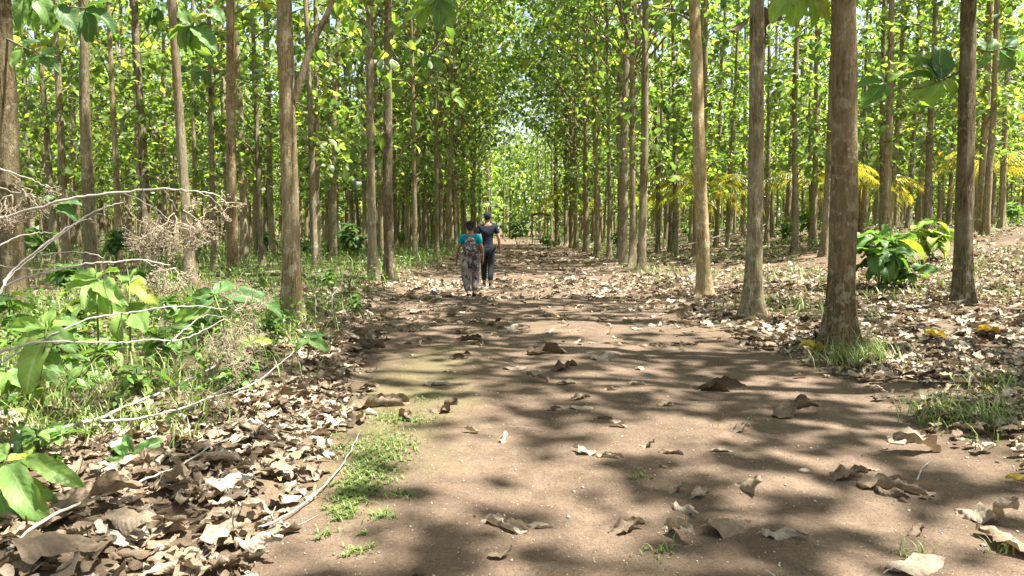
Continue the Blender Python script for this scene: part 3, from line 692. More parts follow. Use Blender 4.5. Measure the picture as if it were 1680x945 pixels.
pxplant('teak_seedling', 'small seedling with a star of leaves on the litter, lower left', [(222, 812), (220, 780), (218, 750)],
  [(218, 749, 272, 716, -.25, .1), (216, 747, 180, 704, -.1, .2), (218, 747, 200, 712, .05, .1), (216, 750, 160, 738, .0, .05), (215, 755, 158, 794, .15, -.2), (222, 752, 264, 764, .0, -.1), (222, 750, 288, 742, -.2, .05), (216, 768, 146, 812, .6, -.1), (222, 768, 230, 826, .6, -.2), (220, 765, 195, 800, .2, -.1)], 3.9, .4)
pxplant('teak_seedling', 'seedling with big round leaves cut off by the lower left corner', [(6, 930), (8, 850), (12, 768)],
  [(42, 752, 124, 782, .25, -.1), (12, 755, 66, 738, .5, .1), (12, 762, 46, 838, .05, -.25), (10, 780, 78, 810, .3, -.1), (2, 808, 14, 902, .05, -.2), (14, 842, 64, 894, .15, -.1), (10, 765, -30, 790, .1, 0.), (12, 752, -20, 730, .2, .1)], 3.1, .55)
pxplant('teak_seedling', 'low yellow-green seedling between the dry seed heads and the verge litter', [(420, 600), (416, 580), (412, 560)],
  [(412, 560, 378, 550, .5, 0.), (412, 560, 388, 572, .4, -.1), (416, 560, 448, 556, .5, 0.), (414, 558, 424, 534, .3, .2)], 5.6, .5)
pxplant('teak_seedling', 'tiny seedling at the foot of the big forked trunk', [(505, 590), (506, 570), (508, 552)],
  [(508, 552, 536, 545, -.1, 0.), (508, 552, 488, 536, -.3, .1), (508, 556, 478, 572, .1, -.1), (508, 556, 540, 572, .2, -.1)], 6.4, .35)
SD = [(120, 640, .42, .20, .55, 'seedling with narrow leaves below the pale fan'), (270, 600, .40, .19, .6, 'seedling beside the level dead twig'), (340, 575, .45, .2, .5, 'seedling left of the dry seed tangle'),
      (20, 690, .40, .2, .65, 'light green seedling at the left border above the corner one'), (90, 600, .55, .24, .5, 'seedling between the drooping one and the pale fan'), (240, 660, .30, .15, .7, 'small seedling above the fork of the thick dead branch'),
      (440, 560, .4, .18, .4, 'seedling left of the foot of the big forked trunk'), (140, 560, .6, .26, .7, 'bright seedling under the pale fan'), (300, 545, .5, .22, .6, 'seedling behind the level dead twig'), (30, 560, .7, .27, .6, 'tall seedling behind the drooping one at the left border'),
      (180, 620, .45, .22, .75, 'yellowish seedling among the left bank grass'), (395, 640, .25, .13, .5, 'tiny weed plant on the left bank edge'), (580, 520, .35, .16, .3, 'low dark plant on the left verge beyond the forked trunk'), (540, 480, .5, .2, .5, 'plant on the litter right of the forked trunk'),
      (60, 760, .22, .13, .6, 'small plant behind the corner seedling'), (420, 500, .5, .22, .5, 'plant behind the dry seed tangle'), (250, 500, .7, .28, .45, 'leafy plant behind the level dead twig'), (110, 490, .8, .3, .35, 'leafy plant in front of the thick left border trunk')]
for i, (px, py, h, L, tn, lab) in enumerate(SD):
    plant('weed_plant' if h < .3 else 'seedling', lab, 'plant', G(px, py), h, 3+i % 3, 7, L, tn, 900+i, .22, 'leafy plants of the left bank')
# more seedlings and shrubs in the stand
for i, (px, py, h, ns, tn, lab) in enumerate([
  (1480, 470, .5, 3, .5, 'low seedling right of the large broad-leaved bush'), (1330, 392, 1.4, 5, .4, 'leafy shrub behind the slim trunk left of the thickest one'),
  (1290, 388, 1.3, 5, .55, 'leafy shrub behind the dark slim trunks right of centre'), (440, 418, 1.3, 5, .45, 'green shrub among the slim trunks left of the forked tree'),
  (190, 440, 1.5, 6, .3, 'green shrub behind the stout grey trunk'), (262, 434, 1.2, 5, .5, 'green shrub between the wounded and the slanting trunk'),
  (60, 446, 1.4, 5, .35, 'shrub beside the thick left border trunk'), (335, 420, 1.2, 5, .5, 'shrub far behind the dry seed head'),
  (900, 400, 1.0, 5, .7, 'bright shrub at the foot of the trunk before the shelter'), (850, 384, 2.5, 6, .35, 'round leafy bush left of the shelter'),
  (1130, 390, 1.2, 5, .6, 'shrub behind the crooked pale trunk'), (1660, 372, 1.4, 5, .5, 'shrub at the right border behind the leaning teaks'),
  (1010, 388, 1.3, 6, .45, 'shrub behind the twin trunks'), (508, 428, 1.1, 4, .35, 'low shrub right behind the big forked trunk'), (655, 405, 1.0, 4, .6, 'small bright shrub on the left verge ahead of the walkers')]):
    D = None; b = G(px, py) if py > 402 else P(px, py, 34 if px > 1200 else 50); b[2] = float(height(b[0], b[1]))
    plant('shrub', lab, 'shrub', b, h, ns, 9, .42, tn, 60+i, .6, 'shrubs among the trunks')

# ------------------------------------------------------------------ palms behind the right stand
def palm(px, D, zc, nf, seed, label):
    b = P(px, 380, D); b[2] = float(height(b[0], b[1])); r = np.random.default_rng(seed)
    e = empty('coconut_palm', tuple(b)); h = zc-b[2]
    v, f = tube([(0, 0, -.2), (.03, 0, h*.5), (0, 0, h)], [.17, .13, .12], 9); MB().add(v, f, .3).build('trunk', m_bark, e)
    for k in range(nf):
        az = k*2*PI/nf+r.normal(0, .15); L = r.uniform(2.8, 3.6); el = r.uniform(.3, 1.0); m = MB()
        t = np.linspace(0, 1, 14); a = el-t*r.uniform(1.5, 2.1); s = np.c_[np.cumsum(np.cos(a))*L/14, np.cumsum(np.sin(a))*L/14]
        rach = np.c_[s[:, 0]*math.cos(az), s[:, 0]*math.sin(az), h+s[:, 1]]; v, f = tube(rach, np.linspace(.03, .008, 14), 4); m.add(v, f, .7)
        for i in range(1, 14):
            for sd_ in (-1, 1):
                for off in (0, .5):
                    p = rach[i-1]+(rach[i]-rach[i-1])*off; ll = .75*math.sin(PI*(.12+.8*i/14))
                    d = np.array([-math.sin(az)*sd_+.5*math.cos(az), math.cos(az)*sd_+.5*math.sin(az), -.75+r.normal(0, .1)]); d /= np.linalg.norm(d)
                    w = np.array([math.cos(az), math.sin(az), 0])*.03
                    m.add([p-w*.4, p+w*.4, p+d*ll*.6+w*.6-[0, 0, .02], p+d*ll*.6-w*.6-[0, 0, .02]], [[0, 1, 2, 3]], r.random()*.4+.3)
                    m.add([p+d*ll*.6-w*.6-[0, 0, .02], p+d*ll*.6+w*.6-[0, 0, .02], p+d*ll-[0, 0, .12]], [[0, 1, 2]], .5)
        m.build('frond', m_palm, e)
    tag(e, label, 'palm', 'young coconut palms behind the right stand')
palm(935, 60, 4.0, 11, 1, 'young palm arching over the dark-roofed shelter')
palm(1150, 33, 3.1, 13, 2, 'yellowish palm behind the crooked pale trunk')
palm(1100, 38, 3.3, 13, 6, 'yellowish palm between the twin trunks and the crooked pale trunk')
palm(1332, 33, 3.5, 13, 3, 'yellowish palm behind the slim trunk left of the thickest one')
palm(1412, 34, 3.4, 13, 5, 'yellowish palm seen right behind the thickest trunk')
palm(1625, 32, 3.9, 13, 4, 'yellowish palm behind the leaning teaks at the right border')

# ------------------------------------------------------------------ shelter far down the path
b = P(886, 388, 60); b[2] = float(height(b[0], b[1])); e = empty('shelter', tuple(b)); e.scale = (.48, .6, 1.12)
def box(mb, c, s, rz=0, tone=0.):
    c = np.array(c, float); s = np.array(s, float)/2
    q = np.array([[-1, -1, -1], [1, -1, -1], [1, 1, -1], [-1, 1, -1], [-1, -1, 1], [1, -1, 1], [1, 1, 1], [-1, 1, 1]])*s
    q = q@rots(rz, 0., 0.).T+c; mb.add(q, [[0, 3, 2, 1], [4, 5, 6, 7], [0, 1, 5, 4], [1, 2, 6, 5], [2, 3, 7, 6], [3, 0, 4, 7]], tone)
m_roof = simple('rusty_roof', [(.3, (.10, .045, .035)), (.7, (.20, .09, .065))], 6)
m_wood = simple('weathered_wood', [(.3, (.09, .06, .04)), (.7, (.2, .14, .1))], 6)
mb = MB()
for s in (-1, 1):
    V = np.array([[s*1.6, -1.0, 2.28], [s*1.6, 1.0, 2.28], [0, 1.0, 2.45], [0, -1.0, 2.45]]); V2 = V-[0, 0, .16]
    mb.add(np.vstack([V, V2]), [[0, 1, 2, 3], [7, 6, 5, 4], [0, 3, 7, 4], [0, 4, 5, 1], [1, 5, 6, 2], [3, 2, 6, 7]], .5)
mb.build('roof', m_roof, e, smooth_=False)
for sx in (-1.3, 1.3):
    for sy in (-.8, .8):
        v, f = tube([(sx, sy, -.2), (sx, sy, 1.2), (sx, sy, 2.32)], .06, 8); MB().add(v, f, .5).build('post', m_wood, e)
mb = MB(); box(mb, (0, 0, .45), (2.2, .4, .06)); box(mb, (-.9, 0, .2), (.08, .36, .44)); box(mb, (.9, 0, .2), (.08, .36, .44)); mb.build('bench', m_wood, e, smooth_=False)
tag(e, 'small open shelter with a dark rusty roof beside the far end of the path', 'shelter')

# ------------------------------------------------------------------ dead twigs and seed heads on the left
def umbel(root, d, size, r, mb, depth_=0, rad=.004):
    if depth_ >= 6 or size < .008:
        for k in range(1):
            o = root; s = .0032
            V = o+np.array([[s, 0, 0], [-s, 0, 0], [0, s, 0], [0, -s, 0], [0, 0, s], [0, 0, -s]])
            mb.add(V, [[0, 2, 4], [2, 1, 4], [1, 3, 4], [3, 0, 4], [2, 0, 5], [1, 2, 5], [3, 1, 5], [0, 3, 5]], .5)
        return
    for k in range(3 if depth_ in (0, 2) else 2):
        dd = d+r.normal(0, .55, 3); dd /= np.linalg.norm(dd); tip = root+dd*size*r.uniform(.7, 1.2)
        m_ = (root+tip)/2+r.normal(0, size*.08, 3); v, f = tube([root, m_, tip], [rad, rad*.85, rad*.7], 3); mb.add(v, f, .5)
        umbel(tip, dd, size*.70, r, mb, depth_+1, max(rad*.72, .0012))
def twig(label, lines, D, rad, heads=(), ground=None):
    """lines: list of picture polylines (first is the main stem); D: distance at start and end"""
    e = empty('dead_branch', (0, 0, 0)); first = None; mb = MB(); r = np.random.default_rng(abs(hash(label)) % 1000 if False else len(label)*13+len(lines))
    for i, ln in enumerate(lines):
        ln = np.array(ln, float); n = len(ln)
        if ground is not None: pts = G(ln[:, 0], ln[:, 1], ground)
        else: pts = P(ln[:, 0], ln[:, 1], np.linspace(D[0], D[1], n))
        if first is None: first = pts[0].copy(); e.location = first
        sp_ = spline(pts, 6)+0; sp_[1:-1] += r.normal(0, .0025, (len(sp_)-2, 3))
        k = 1. if i == 0 else .5; v, f = tube(sp_-first, np.linspace(rad*k, rad*k*.4, len(sp_))*(.8 if rad < .015 else 1.), 7); mb.add(v, f, .5)
    mb.build('stem', m_twig, e)
    for (x, y, D_, size, dx, dz) in heads:
        m = MB(); umbel(P(x, y, D_)-first, np.array([dx, r.normal(0, .2), dz]), size, r, m); m.build('seed_head', m_seed, e)
    tag(e, label, 'dead branch', 'dead twigs arching in from the left'); return e
twig('long arching dead twig with a large bushy dry seed head', [[(-40, 366), (0, 359), (84, 334), (137, 323), (203, 315), (267, 310), (305, 313), (350, 318), (373, 334)],
     [(203, 317), (254, 341), (292, 374)], [(234, 311), (254, 345), (269, 382)], [(268, 311), (287, 339), (300, 360)], [(293, 313), (302, 341)], [(325, 315), (356, 334), (366, 354)]],
     (2.9, 3.1), .008, [(262, 352, 3.0, .075, -.1, -1), (285, 350, 3.0, .075, .25, -1), (300, 345, 3.05, .07, .5, -.8), (275, 365, 2.95, .06, -.5, -.7), (320, 360, 3.1, .05, .3, -.8), (356, 332, 3.1, .04, .5, -.6), (265, 378, 3.0, .055, 0, -1), (255, 360, 3.05, .06, -.6, -.8)])
twig('drooping dead twig with a dry seed head at the upper left border', [[(-30, 268), (0, 277), (40, 290), (75, 305)], [(18, 282), (36, 304), (45, 330)], [(-10, 300), (10, 330)], [(-20, 303), (25, 315), (60, 318)]],
     (3.0, 3.1), .005, [(10, 325, 3.0, .055, 0, -1), (36, 310, 3.0, .05, .2, -1), (50, 318, 3.05, .045, .6, -.6), (75, 303, 3.1, .03, .4, -.8), (20, 320, 3., .055, -.2, -1)])
twig('steep pale double dead twig rising to the stout grey trunk', [[(-30, 505), (2, 478), (15, 450), (63, 410), (102, 382), (142, 354), (173, 340), (203, 332)], [(0, 480), (20, 450), (61, 417), (122, 369), (157, 354), (188, 348)], [(143, 358), (160, 370)], [(122, 370), (121, 386)]], (3.3, 3.5), .009)
twig('short dead twig tip crossing the thick left border trunk', [[(-30, 414), (0, 401), (38, 386), (61, 382), (86, 382)]], (3.1, 3.2), .006)
twig('low arching dead twig ending in a loose seed head over the pale fan of leaves', [[(-25, 505), (2, 476), (33, 458), (84, 445), (127, 435), (178, 430), (234, 427), (279, 435)], [(-20, 431), (0, 435), (51, 442), (100, 438), (127, 435)], [(234, 427), (255, 436), (272, 444)], [(171, 433), (171, 470), (178, 495)]],
     (3.4, 3.7), .009, [(272, 443, 3.7, .055, .1, -1), (285, 440, 3.7, .05, .4, -.8), (262, 440, 3.65, .05, -.4, -.9)])
twig('thin curved dead twig with its tip bent down', [[(61, 420), (102, 414), (142, 415), (168, 423), (169, 432)]], (3.5, 3.6), .0045)
twig('long level dead twig running behind the left seedlings', [[(-30, 588), (0, 578), (38, 566), (86, 560), (127, 561), (203, 562), (241, 557), (282, 559), (317, 549), (368, 524)], [(203, 564), (190, 580), (170, 590)], [(282, 559), (310, 535), (335, 518), (372, 520)]],
     (3.5, 4.4), .009, [(368, 524, 4.4, .075, .4, -.3), (385, 510, 4.5, .075, .4, .5), (395, 520, 4.5, .075, .2, -.8), (400, 505, 4.5, .07, .7, .2), (375, 540, 4.4, .08, -.1, -1.), (405, 530, 4.5, .07, .4, -.8)])
twig('straight dead twig slanting up across the left seedlings', [[(-25, 606), (0, 594), (51, 568), (102, 541), (152, 522), (216, 512), (274, 504), (325, 502), (372, 508)], [(200, 514), (202, 560)]], (3.6, 4.4), .008)
twig('thickest pale dead branch forking over the left verge grass', [[(-40, 762), (0, 745), (51, 719), (91, 705), (165, 686), (200, 669), (254, 648), (310, 623), (355, 600)], [(165, 691), (216, 688), (279, 675), (343, 653), (400, 637), (440, 612), (482, 576)], [(-10, 706), (63, 697), (147, 688)]],
     (4.0, 5.1), .016, [(350, 600, 5.0, .09, .2, .6), (340, 620, 4.8, .09, .2, -.2), (365, 600, 5.1, .08, .7, .1), (330, 640, 4.6, .08, .5, -.6), (380, 590, 5.1, .08, .6, .3)])
twig('long smooth dead stick crossing the litter below the small star seedling', [[(10, 903), (52, 868), (109, 835), (192, 804), (233, 788), (298, 762), (350, 731), (399, 711)]], (0, 0), .010,
     [(352, 715, 4.6, .055, .3, .5), (372, 700, 4.7, .055, .5, .2)], ground=.09)
twig('short broken dead twig at the left border above the corner seedling', [[(-20, 800), (0, 788), (28, 768), (54, 754)]], (3.1, 3.2), .009)
twig('bent grey stick lying from the litter pile onto the bare track', [[(218, 950), (285, 925), (363, 892), (409, 872), (464, 848), (508, 819), (552, 775), (575, 740), (592, 706)]], (0, 0), .009, ground=.035)
twig('straight dark twig lying on the track beside the bent grey stick', [[(445, 888), (480, 866), (520, 846)]], (0, 0), .004, ground=.012)
twig('pale leafless twig on the left verge behind the long blue-green leaf', [[(545, 505), (546, 485), (560, 468), (562, 452)]], (9.6, 9.9), .012)
for i, (l, rd, lab) in enumerate([([(1120, 404), (1180, 388), (1235, 378), (1262, 364)], .04, 'dark fallen branch slanting behind the lichen-grey trunk'),
      ([(1090, 408), (1150, 404), (1230, 404)], .05, 'dark fallen pole on the litter behind the crooked pale trunk'),
      ([(330, 462), (380, 452), (440, 448), (470, 446)], .05, 'dark fallen branch between the left trunks'),
      ([(1500, 800), (1512, 770), (1525, 757)], .006, 'small forked dry twig on the track at lower right'),
      ([(1420, 540), (1500, 532), (1560, 524)], .012, 'thin stick in the shaded litter right of the thickest trunk')]):
    ln = np.array(l, float)
    if rd > .03: pts = P(ln[:, 0], ln[:, 1], np.linspace(26, 29, len(ln)) if ln[0, 0] > 800 else np.full(len(ln), 19.5)); pts[:, 2] = np.maximum(height(pts[:, 0], pts[:, 1])+rd, pts[:, 2] if i == 0 else -9)
    else: pts = G(ln[:, 0], ln[:, 1], rd+.02)
    pts = spline(pts, 5); first = pts[0].copy()
    mb = MB(); v, f = tube(pts-first, np.linspace(rd, rd*.5, len(pts)), 8); mb.add(v, f, .5)
    q = pts[len(pts)//2]-first; v, f = tube(spline([q, q+[rd*5, rd*3, rd*4], q+[rd*11, rd*4, rd*10]], 3), np.linspace(rd*.5, rd*.2, 7), 6); mb.add(v, f, .5)
    o = mb.build('fallen_branch', m_log if rd > .01 else m_twig); o.location = first; tag(o, lab, 'fallen branch')

# ------------------------------------------------------------------ fallen leaves
# (px, py, length px, screen angle deg of its length, tone, template, tilt, label)
FL = [
 (715, 633, 44, 0, .93, 3, .1, 'pale grey curled leaf on the mossy part of the track'), (722, 677, 60, -20, .35, 5, .15, 'brown leaf with a pointed tail left of track centre'),
 (765, 562, 44, 0, .05, 1, .35, 'dark boxy curled leaf in mid track'), (752, 590, 36, 10, .08, 4, .2, 'dark leaf just below the boxy curled one'),
 (842, 607, 40, 5, .78, 2, .05, 'flat pale tan leaf in mid track'), (880, 627, 42, -10, .62, 0, .05, 'flat tan leaf below the flat pale one'),
 (922, 608, 48, 15, .12, 6, .3, 'dark brown crumpled leaf in mid track'), (735, 611, 24, 0, .7, 7, .1, 'small pale scrap above the grey curled leaf'),
 (893, 581, 64, 0, .15, 8, .08, 'long dark flat leaf across mid track'), (990, 592, 52, -10, .88, 9, .25, 'pale ragged leaf right of the long dark one'),
 (1050, 607, 24, 20, .9, 10, .3, 'small pale curled leaf on the sunny band at right'), (1043, 631, 30, -15, .85, 3, .15, 'small pale boat-shaped leaf at right of mid track'),
 (1001, 641, 22, 0, .5, 4, .2, 'small brown curled leaf left of the pale boat-shaped one'), (930, 631, 40, 5, .6, 7, .05, 'thin narrow leaf in the shade of mid track'),
 (950, 656, 34, 10, .25, 6, .25, 'brown leaf overlapping a tan leaf from above'), (952, 672, 40, -5, .68, 2, .05, 'tan leaf lying flat below a brown one'),
 (908, 674, 26, 0, .3, 11, .15, 'small dark lump-like leaf left of the tan flat one'), (988, 688, 30, -10, .3, 1, .1, 'small dark leaf right of track centre'),
 (1012, 701, 28, -15, .66, 0, .1, 'small tan leaf next to the small dark one'), (1058, 734, 32, -20, .55, 5, .2, 'olive-tan triangular leaf right of centre'),
 (1098, 745, 40, -10, .38, 3, .2, 'brown leaf right beside the olive-tan triangular one'), (1090, 768, 26, -30, .4, 7, .05, 'thin brown leaf below the pair right of centre'),
 (962, 746, 44, 160, .82, 9, .3, 'pale frayed leaf at the end of a rolled one, track centre'), (998, 751, 44, -12, .75, 1, .15, 'pale rolled leaf in the track centre'),
 (826, 725, 22, 80, .8, 4, .5, 'little upright scrap in the shade of the track'), (820, 864, 88, -20, .84, 1, .15, 'long pale rolled leaf in the near foreground, left of centre'),
 (888, 867, 50, -8, .80, 3, .1, 'short pale leaf right of the long rolled one'), (1024, 874, 64, 10, .28, 6, .35, 'orange-brown cupped leaf in the near foreground'),
 (1110, 878, 52, -60, .80, 8, .5, 'tan leaf standing on edge between the cupped and the arched one'), (1148, 815, 50, 20, .76, 0, .35, 'pale yellowish leaf raised at its edge'),
 (1103, 808, 40, -20, .6, 5, .2, 'brown leaf touching the raised yellowish leaf'), (1122, 842, 38, -40, .84, 9, .2, 'small pale leaf under the raised yellowish leaf'),
 (1226, 806, 48, -70, .62, 2, .7, 'ochre leaf standing upright right of centre'), (1192, 875, 92, 5, .48, 10, .3, 'wide arched brown leaf in the near foreground'),
 (1282, 884, 68, -5, .82, 9, .15, 'thin torn pale leaf right of the arched one'), (1212, 710, 36, 10, .6, 6, .5, 'yellow-brown cupped leaf in the shade right of centre'),
 (1300, 684, 84, 5, .36, 8, .4, 'large brown tent-shaped leaf on the right of the track'), (1180, 641, 78, -8, .15, 11, .06, 'broad dark flat leaf near the right track edge'),
 (1490, 727, 88, 12, .74, 1, .1, 'smooth rolled pinkish leaf at the right track edge'), (1500, 746, 92, 5, .7, 0, .03, 'flat tan leaf just below the rolled pinkish one'),
 (1386, 787, 62, 0, .42, 6, .4, 'purplish folded leaf at lower right'), (1462, 804, 112, -12, .5, 1, .1, 'long grey-brown rolled leaf at lower right'),
 (1612, 856, 66, -50, .8, 5, .3, 'pale leaf with spread lobes near the right border'), (1502, 877, 46, 20, .3, 6, .3, 'dark crumpled leaf at lower right'),
 (1500, 938, 120, 10, .78, 2, .12, 'pale tan leaf with a long stalk cut by the lower border'), (1655, 902, 70, 70, .6, 10, .5, 'tall curled leaf at the right border'),
 (1180, 742, 40, 0, .72, 7, .04, 'narrow pale leaf in the shade right of centre'), (618, 668, 96, 8, .42, 1, .12, 'long brown rolled leaf beside the track grass'),
 (590, 692, 34, -60, .5, 6, .3, 'small brown leaf propped under the long rolled one'), (664, 686, 34, -50, .48, 8, .3, 'brown leaf tip hanging at the right end of the rolled one'),
 (85, 938, 125, 5, .45, 10, .25, 'huge wrinkled grey-brown leaf in the lower left corner'), (150, 850, 130, 25, .42, 8, .2, 'big arched brown leaf above the corner leaf'),
 (372, 822, 72, 10, .99, 9, .25, 'bleached white crumpled leaf on the litter pile edge'), (290, 812, 90, -30, .5, 6, .35, 'big dull brown leaf behind the bleached white one'),
 (415, 858, 70, -20, .8, 3, .25, 'tan curled leaf at the litter pile edge above the bent stick'), (360, 905, 80, 20, .82, 5, .25, 'pale leaf under the bent grey stick'),
 (210, 885, 110, -20, .66, 2, .2, 'broad tan leaf in the lower left litter'), (420, 925, 80, 0, .86, 9, .3, 'torn pale leaf at the bottom of the litter pile'),
 (355, 778, 80, 0, .68, 3, .15, 'long tan curled leaf between stick and bare track'), (470, 668, 60, 0, .35, 4, .2, 'brown leaf on the left bank edge'),
 (596, 578, 62, 0, .12, 6, .3, 'dark crumpled leaf heap piece on the left track edge'), (735, 521, 32, 0, .55, 8, .35, 'tan cupped leaf on the track nearest the walkers'),
 (1460, 815, 40, -40, .3, 9, .2, 'dark leaf scrap under the end of the grey-brown roll'), (840, 545, 40, 20, .9, 9, .4, 'pale upright torn leaf in mid track behind the boxy one'),
]
def leaf_at(loc, rz, me_t, size, tone, tilt, label, group, mat, yscale=1., name='fallen_leaf'):
    V, F_, U = me_t; r = rots(0., -tilt*.6, tilt)
    V = (V@r.T)*size*[1, yscale, 1]; V = V-[V[:, 0].mean(), V[:, 1].mean(), np.percentile(V[:, 2], 4)]
    o = build(name, V, F_, mat, {'tone': np.full(len(V), tone*.97 if tone < .95 else tone*.97), 'luv': U}); o.location = (loc[0], loc[1], loc[2]); o.rotation_euler = (0, 0, rz)
    tag(o, label, 'leaf', group); return o
used = []
for (px, py, ln, an, tn, k, tilt, lab) in FL:
    b = G(px, py); D = float(depth(b)); size = ln*D/FPX*1.1
    a = math.radians(an); rz = math.atan2(math.sin(a)*2.0, math.cos(a))
    if abs(math.sin(a)) > .6: size *= 1.5
    if px < 480 or (px > 1400 and py < 620): b[2] += .07
    leaf_at(b, rz+YAW, CH[k], size, tn, tilt, lab, 'fallen leaves lying singly', m_dryfix); used.append((b[0], b[1]))
for (px, py, ln, lab) in [(1620, 555, 40, 'bright yellow fallen leaf on the shaded right litter'), (1532, 561, 38, 'ochre-yellow leaf left of the bright yellow one'), (1330, 583, 44, 'yellow leaf among grass at the foot of the thickest trunk'),
                          (1668, 808, 40, 'lemon-yellow leaf at the right border by the track'), (664, 300, 0, '')]:
    if not ln: continue
    b = G(px, py); D = float(depth(b)); b[2] += .05
    leaf_at(b, rng.uniform(-.4, .4), CH[0], ln*D/FPX*1.1, rng.random(), .2, lab, None, m_yellow, name='yellow_leaf')

def sample(n, y0, y1, dens):
    y = np.sqrt(rng.uniform(y0**2, y1**2, n)); x = rng.uniform(-.74, .74, n)*(y+1.0); return x, y
def litter_mask(x, y):
    xl, xr = xleft(y), xright(y)
    bank = np.maximum(smooth(-.05, .45, x-xr), smooth(-.05, .3, xl-x)*np.where(y > 10, .75, 1)*np.where(x < -4.5, .35, 1.))
    inner = (.17+.36*smooth(9, 20, y)+.3*smooth(20, 40, y))*(.4+1.2*vnoise(x*.8, y*.8, 44))
    edge = .5*np.exp(-np.minimum(np.abs(x-xl), np.abs(x-xr))*2.2)*smooth(6, 14, y)
    on = (x > xl) & (x < xr)
    m = np.where(on, np.where(y < 8.5, 0.006, inner*smooth(7, 11, y)+edge), bank)
    m = m*np.where(on, 1, 1-.85*smooth(.7, 1.6, xl-x)*smooth(3.5, 4.3, y))
    return m*np.clip(.05+1.5*vnoise(x*1.3, y*1.3, 77)*(.5+vnoise(x*.5, y*.5, 78)), 0, 1)
PTS = []
for (n, y0, y1) in [(12500, 2.4, 9), (17000, 9, 20), (15000, 20, 46), (9000, 46, 95)]:
    x, y = sample(n, y0, y1, 1); k = rng.random(n) < litter_mask(x, y)
    PTS.append(np.column_stack([x[k], y[k]]))
x = rng.uniform(-4.5, -.8, 2600); y = rng.uniform(2.6, 6.2, 2600); k = (x < xleft(y)+.12*rng.random(2600)) & (x > xleft(y)-2.2) & ((y < 4.8) | (x > xleft(y)-.8)); PTS.append(np.column_stack([x[k], y[k]])[:1500])
PTS = np.vstack(PTS); n = len(PTS)
size = rng.uniform(.07, .27, n)*np.where((PTS[:, 0] < -.8) & (PTS[:, 1] < 5), 1.15, 1)*np.where(PTS[:, 1] < 6, .85, 1)*np.where(PTS[:, 1] > 20, 1.15, 1)*np.where(PTS[:, 1] > 46, 1.4, 1)
onp = (PTS[:, 0] > xleft(PTS[:, 1])) & (PTS[:, 0] < xright(PTS[:, 1])); size = np.where(onp, size*np.where(PTS[:, 1] < 14, .8, 1.05), size*np.where(PTS[:, 1] < 8, .75, 1.))
z = height(PTS[:, 0], PTS[:, 1])+.02+np.where(onp, 0, rng.uniform(0, .045, n)); pos = np.column_stack([PTS, z])
yaw = rng.uniform(0, 6.3, n); pit = rng.normal(0, .15, n); rol = rng.normal(0, .22, n)+np.where(rng.random(n) < .25, PI, 0); tn = rng.beta(1.6, 1.9, n)*.985
tk = rng.integers(0, 14, n); RR = rots(yaw, pit, rol)
px, py, D = project(pos); vis = (px > 5) & (px < 1675) & (py > 0) & (py < 940) & (D > 0)
sc = np.where(vis, size/D, 0); order = np.argsort(-sc); NI = 300-len(FL)-4; ind = order[:NI]; isind = np.zeros(n, bool); isind[ind] = True
base_me = []
for k in range(14):
    V, F_, U = CL[k]; base_me.append([build('fallen_leaf', V-[V[:, 0].mean(), V[:, 1].mean(), 0], F_, m_dryfix, {'tone': np.full(len(V), .1+.2*q), 'luv': U}, link=False) for q in range(5)])
LM = [(40, 860, 'by the corner seedling'), (160, 900, 'above the huge corner leaf'), (225, 800, 'under the star seedling'), (330, 800, 'beside the bleached white leaf'), (320, 900, 'below the bent grey stick'), (430, 830, 'at the edge of the bare track'),
      (120, 700, 'under the thick forking dead branch'), (300, 700, 'by the dry seed tangle'), (450, 620, 'on the left bank edge'), (560, 570, 'near the dark leaf heap'), (1500, 800, 'near the long grey-brown roll'), (1640, 850, 'near the pale lobed leaf'),
      (1600, 680, 'by the right grass patch'), (1400, 620, 'by the grass of the thickest trunk'), (1500, 580, 'near the yellow leaves'), (1620, 560, 'beyond the bright yellow leaf'), (1250, 560, 'left of the thickest trunk'), (1100, 560, 'on the right track edge'), (800, 560, 'in the middle of the track')]
def flabel(i):
    d = [math.hypot(px[i]-a, (py[i]-b_)*1.6) for a, b_, _ in LM]; w = LM[int(np.argmin(d))][2]
    c = ['very dark', 'dark brown', 'mid brown', 'tan', 'pale'][min(4, int(((tn[i]+0.)%1)*5))]
    z_ = 'large' if size[i] > .24 else 'small' if size[i] < .15 else 'medium'
    return '%s %s dry leaf %s' % (z_, c, w), 'dry leaves '+w
for i in ind:
    o = obj('fallen_leaf', base_me[tk[i]][min(4, int(tn[i]*5))]); o.matrix_world = Matrix.Translation(pos[i])@Matrix(RR[i]).to_4x4()@Matrix.Scale(float(size[i]), 4)
    lab, g = flabel(i)
    tag(o, lab, 'leaf', g)
mb = MB()
for k in range(14):
    s = (tk == k) & ~isind & (PTS[:, 1] < 46); V, F_, U = CL[k]; scatter(mb, (V, F_, U), pos[s], RR[s], size[s], tn[s])
simple_t = leaf(4, 3, .55, .3, .4, 1.2, .3, .03, .6, 5)
s = ~isind & (PTS[:, 1] >= 46); scatter(mb, simple_t, pos[s], RR[s], size[s], tn[s])
# broken bits between the leaves
n = 26000; x, y = sample(n, 2.4, 16, 1); k = rng.random(n) < (.25*litter_mask(x, y)+.5*litter_mask(x, y)*(y < 9)+.07); x = x[k]; y = y[k]; n = len(x)
scatter(mb, simple_t, np.column_stack([x, y, height(x, y)+.012]), rots(rng.uniform(0, 6.3, n), rng.normal(0, .3, n), rng.normal(0, .5, n)), np.where((x > xleft(y)) & (x < xright(y)), .35, 1)*rng.uniform(.02, .08, n), rng.random(n)*.98)
tag(mb.build('leaf_litter', m_dry), 'carpet of countless dry brown teak leaves on both banks and the far track', 'leaf litter', kind='stuff')
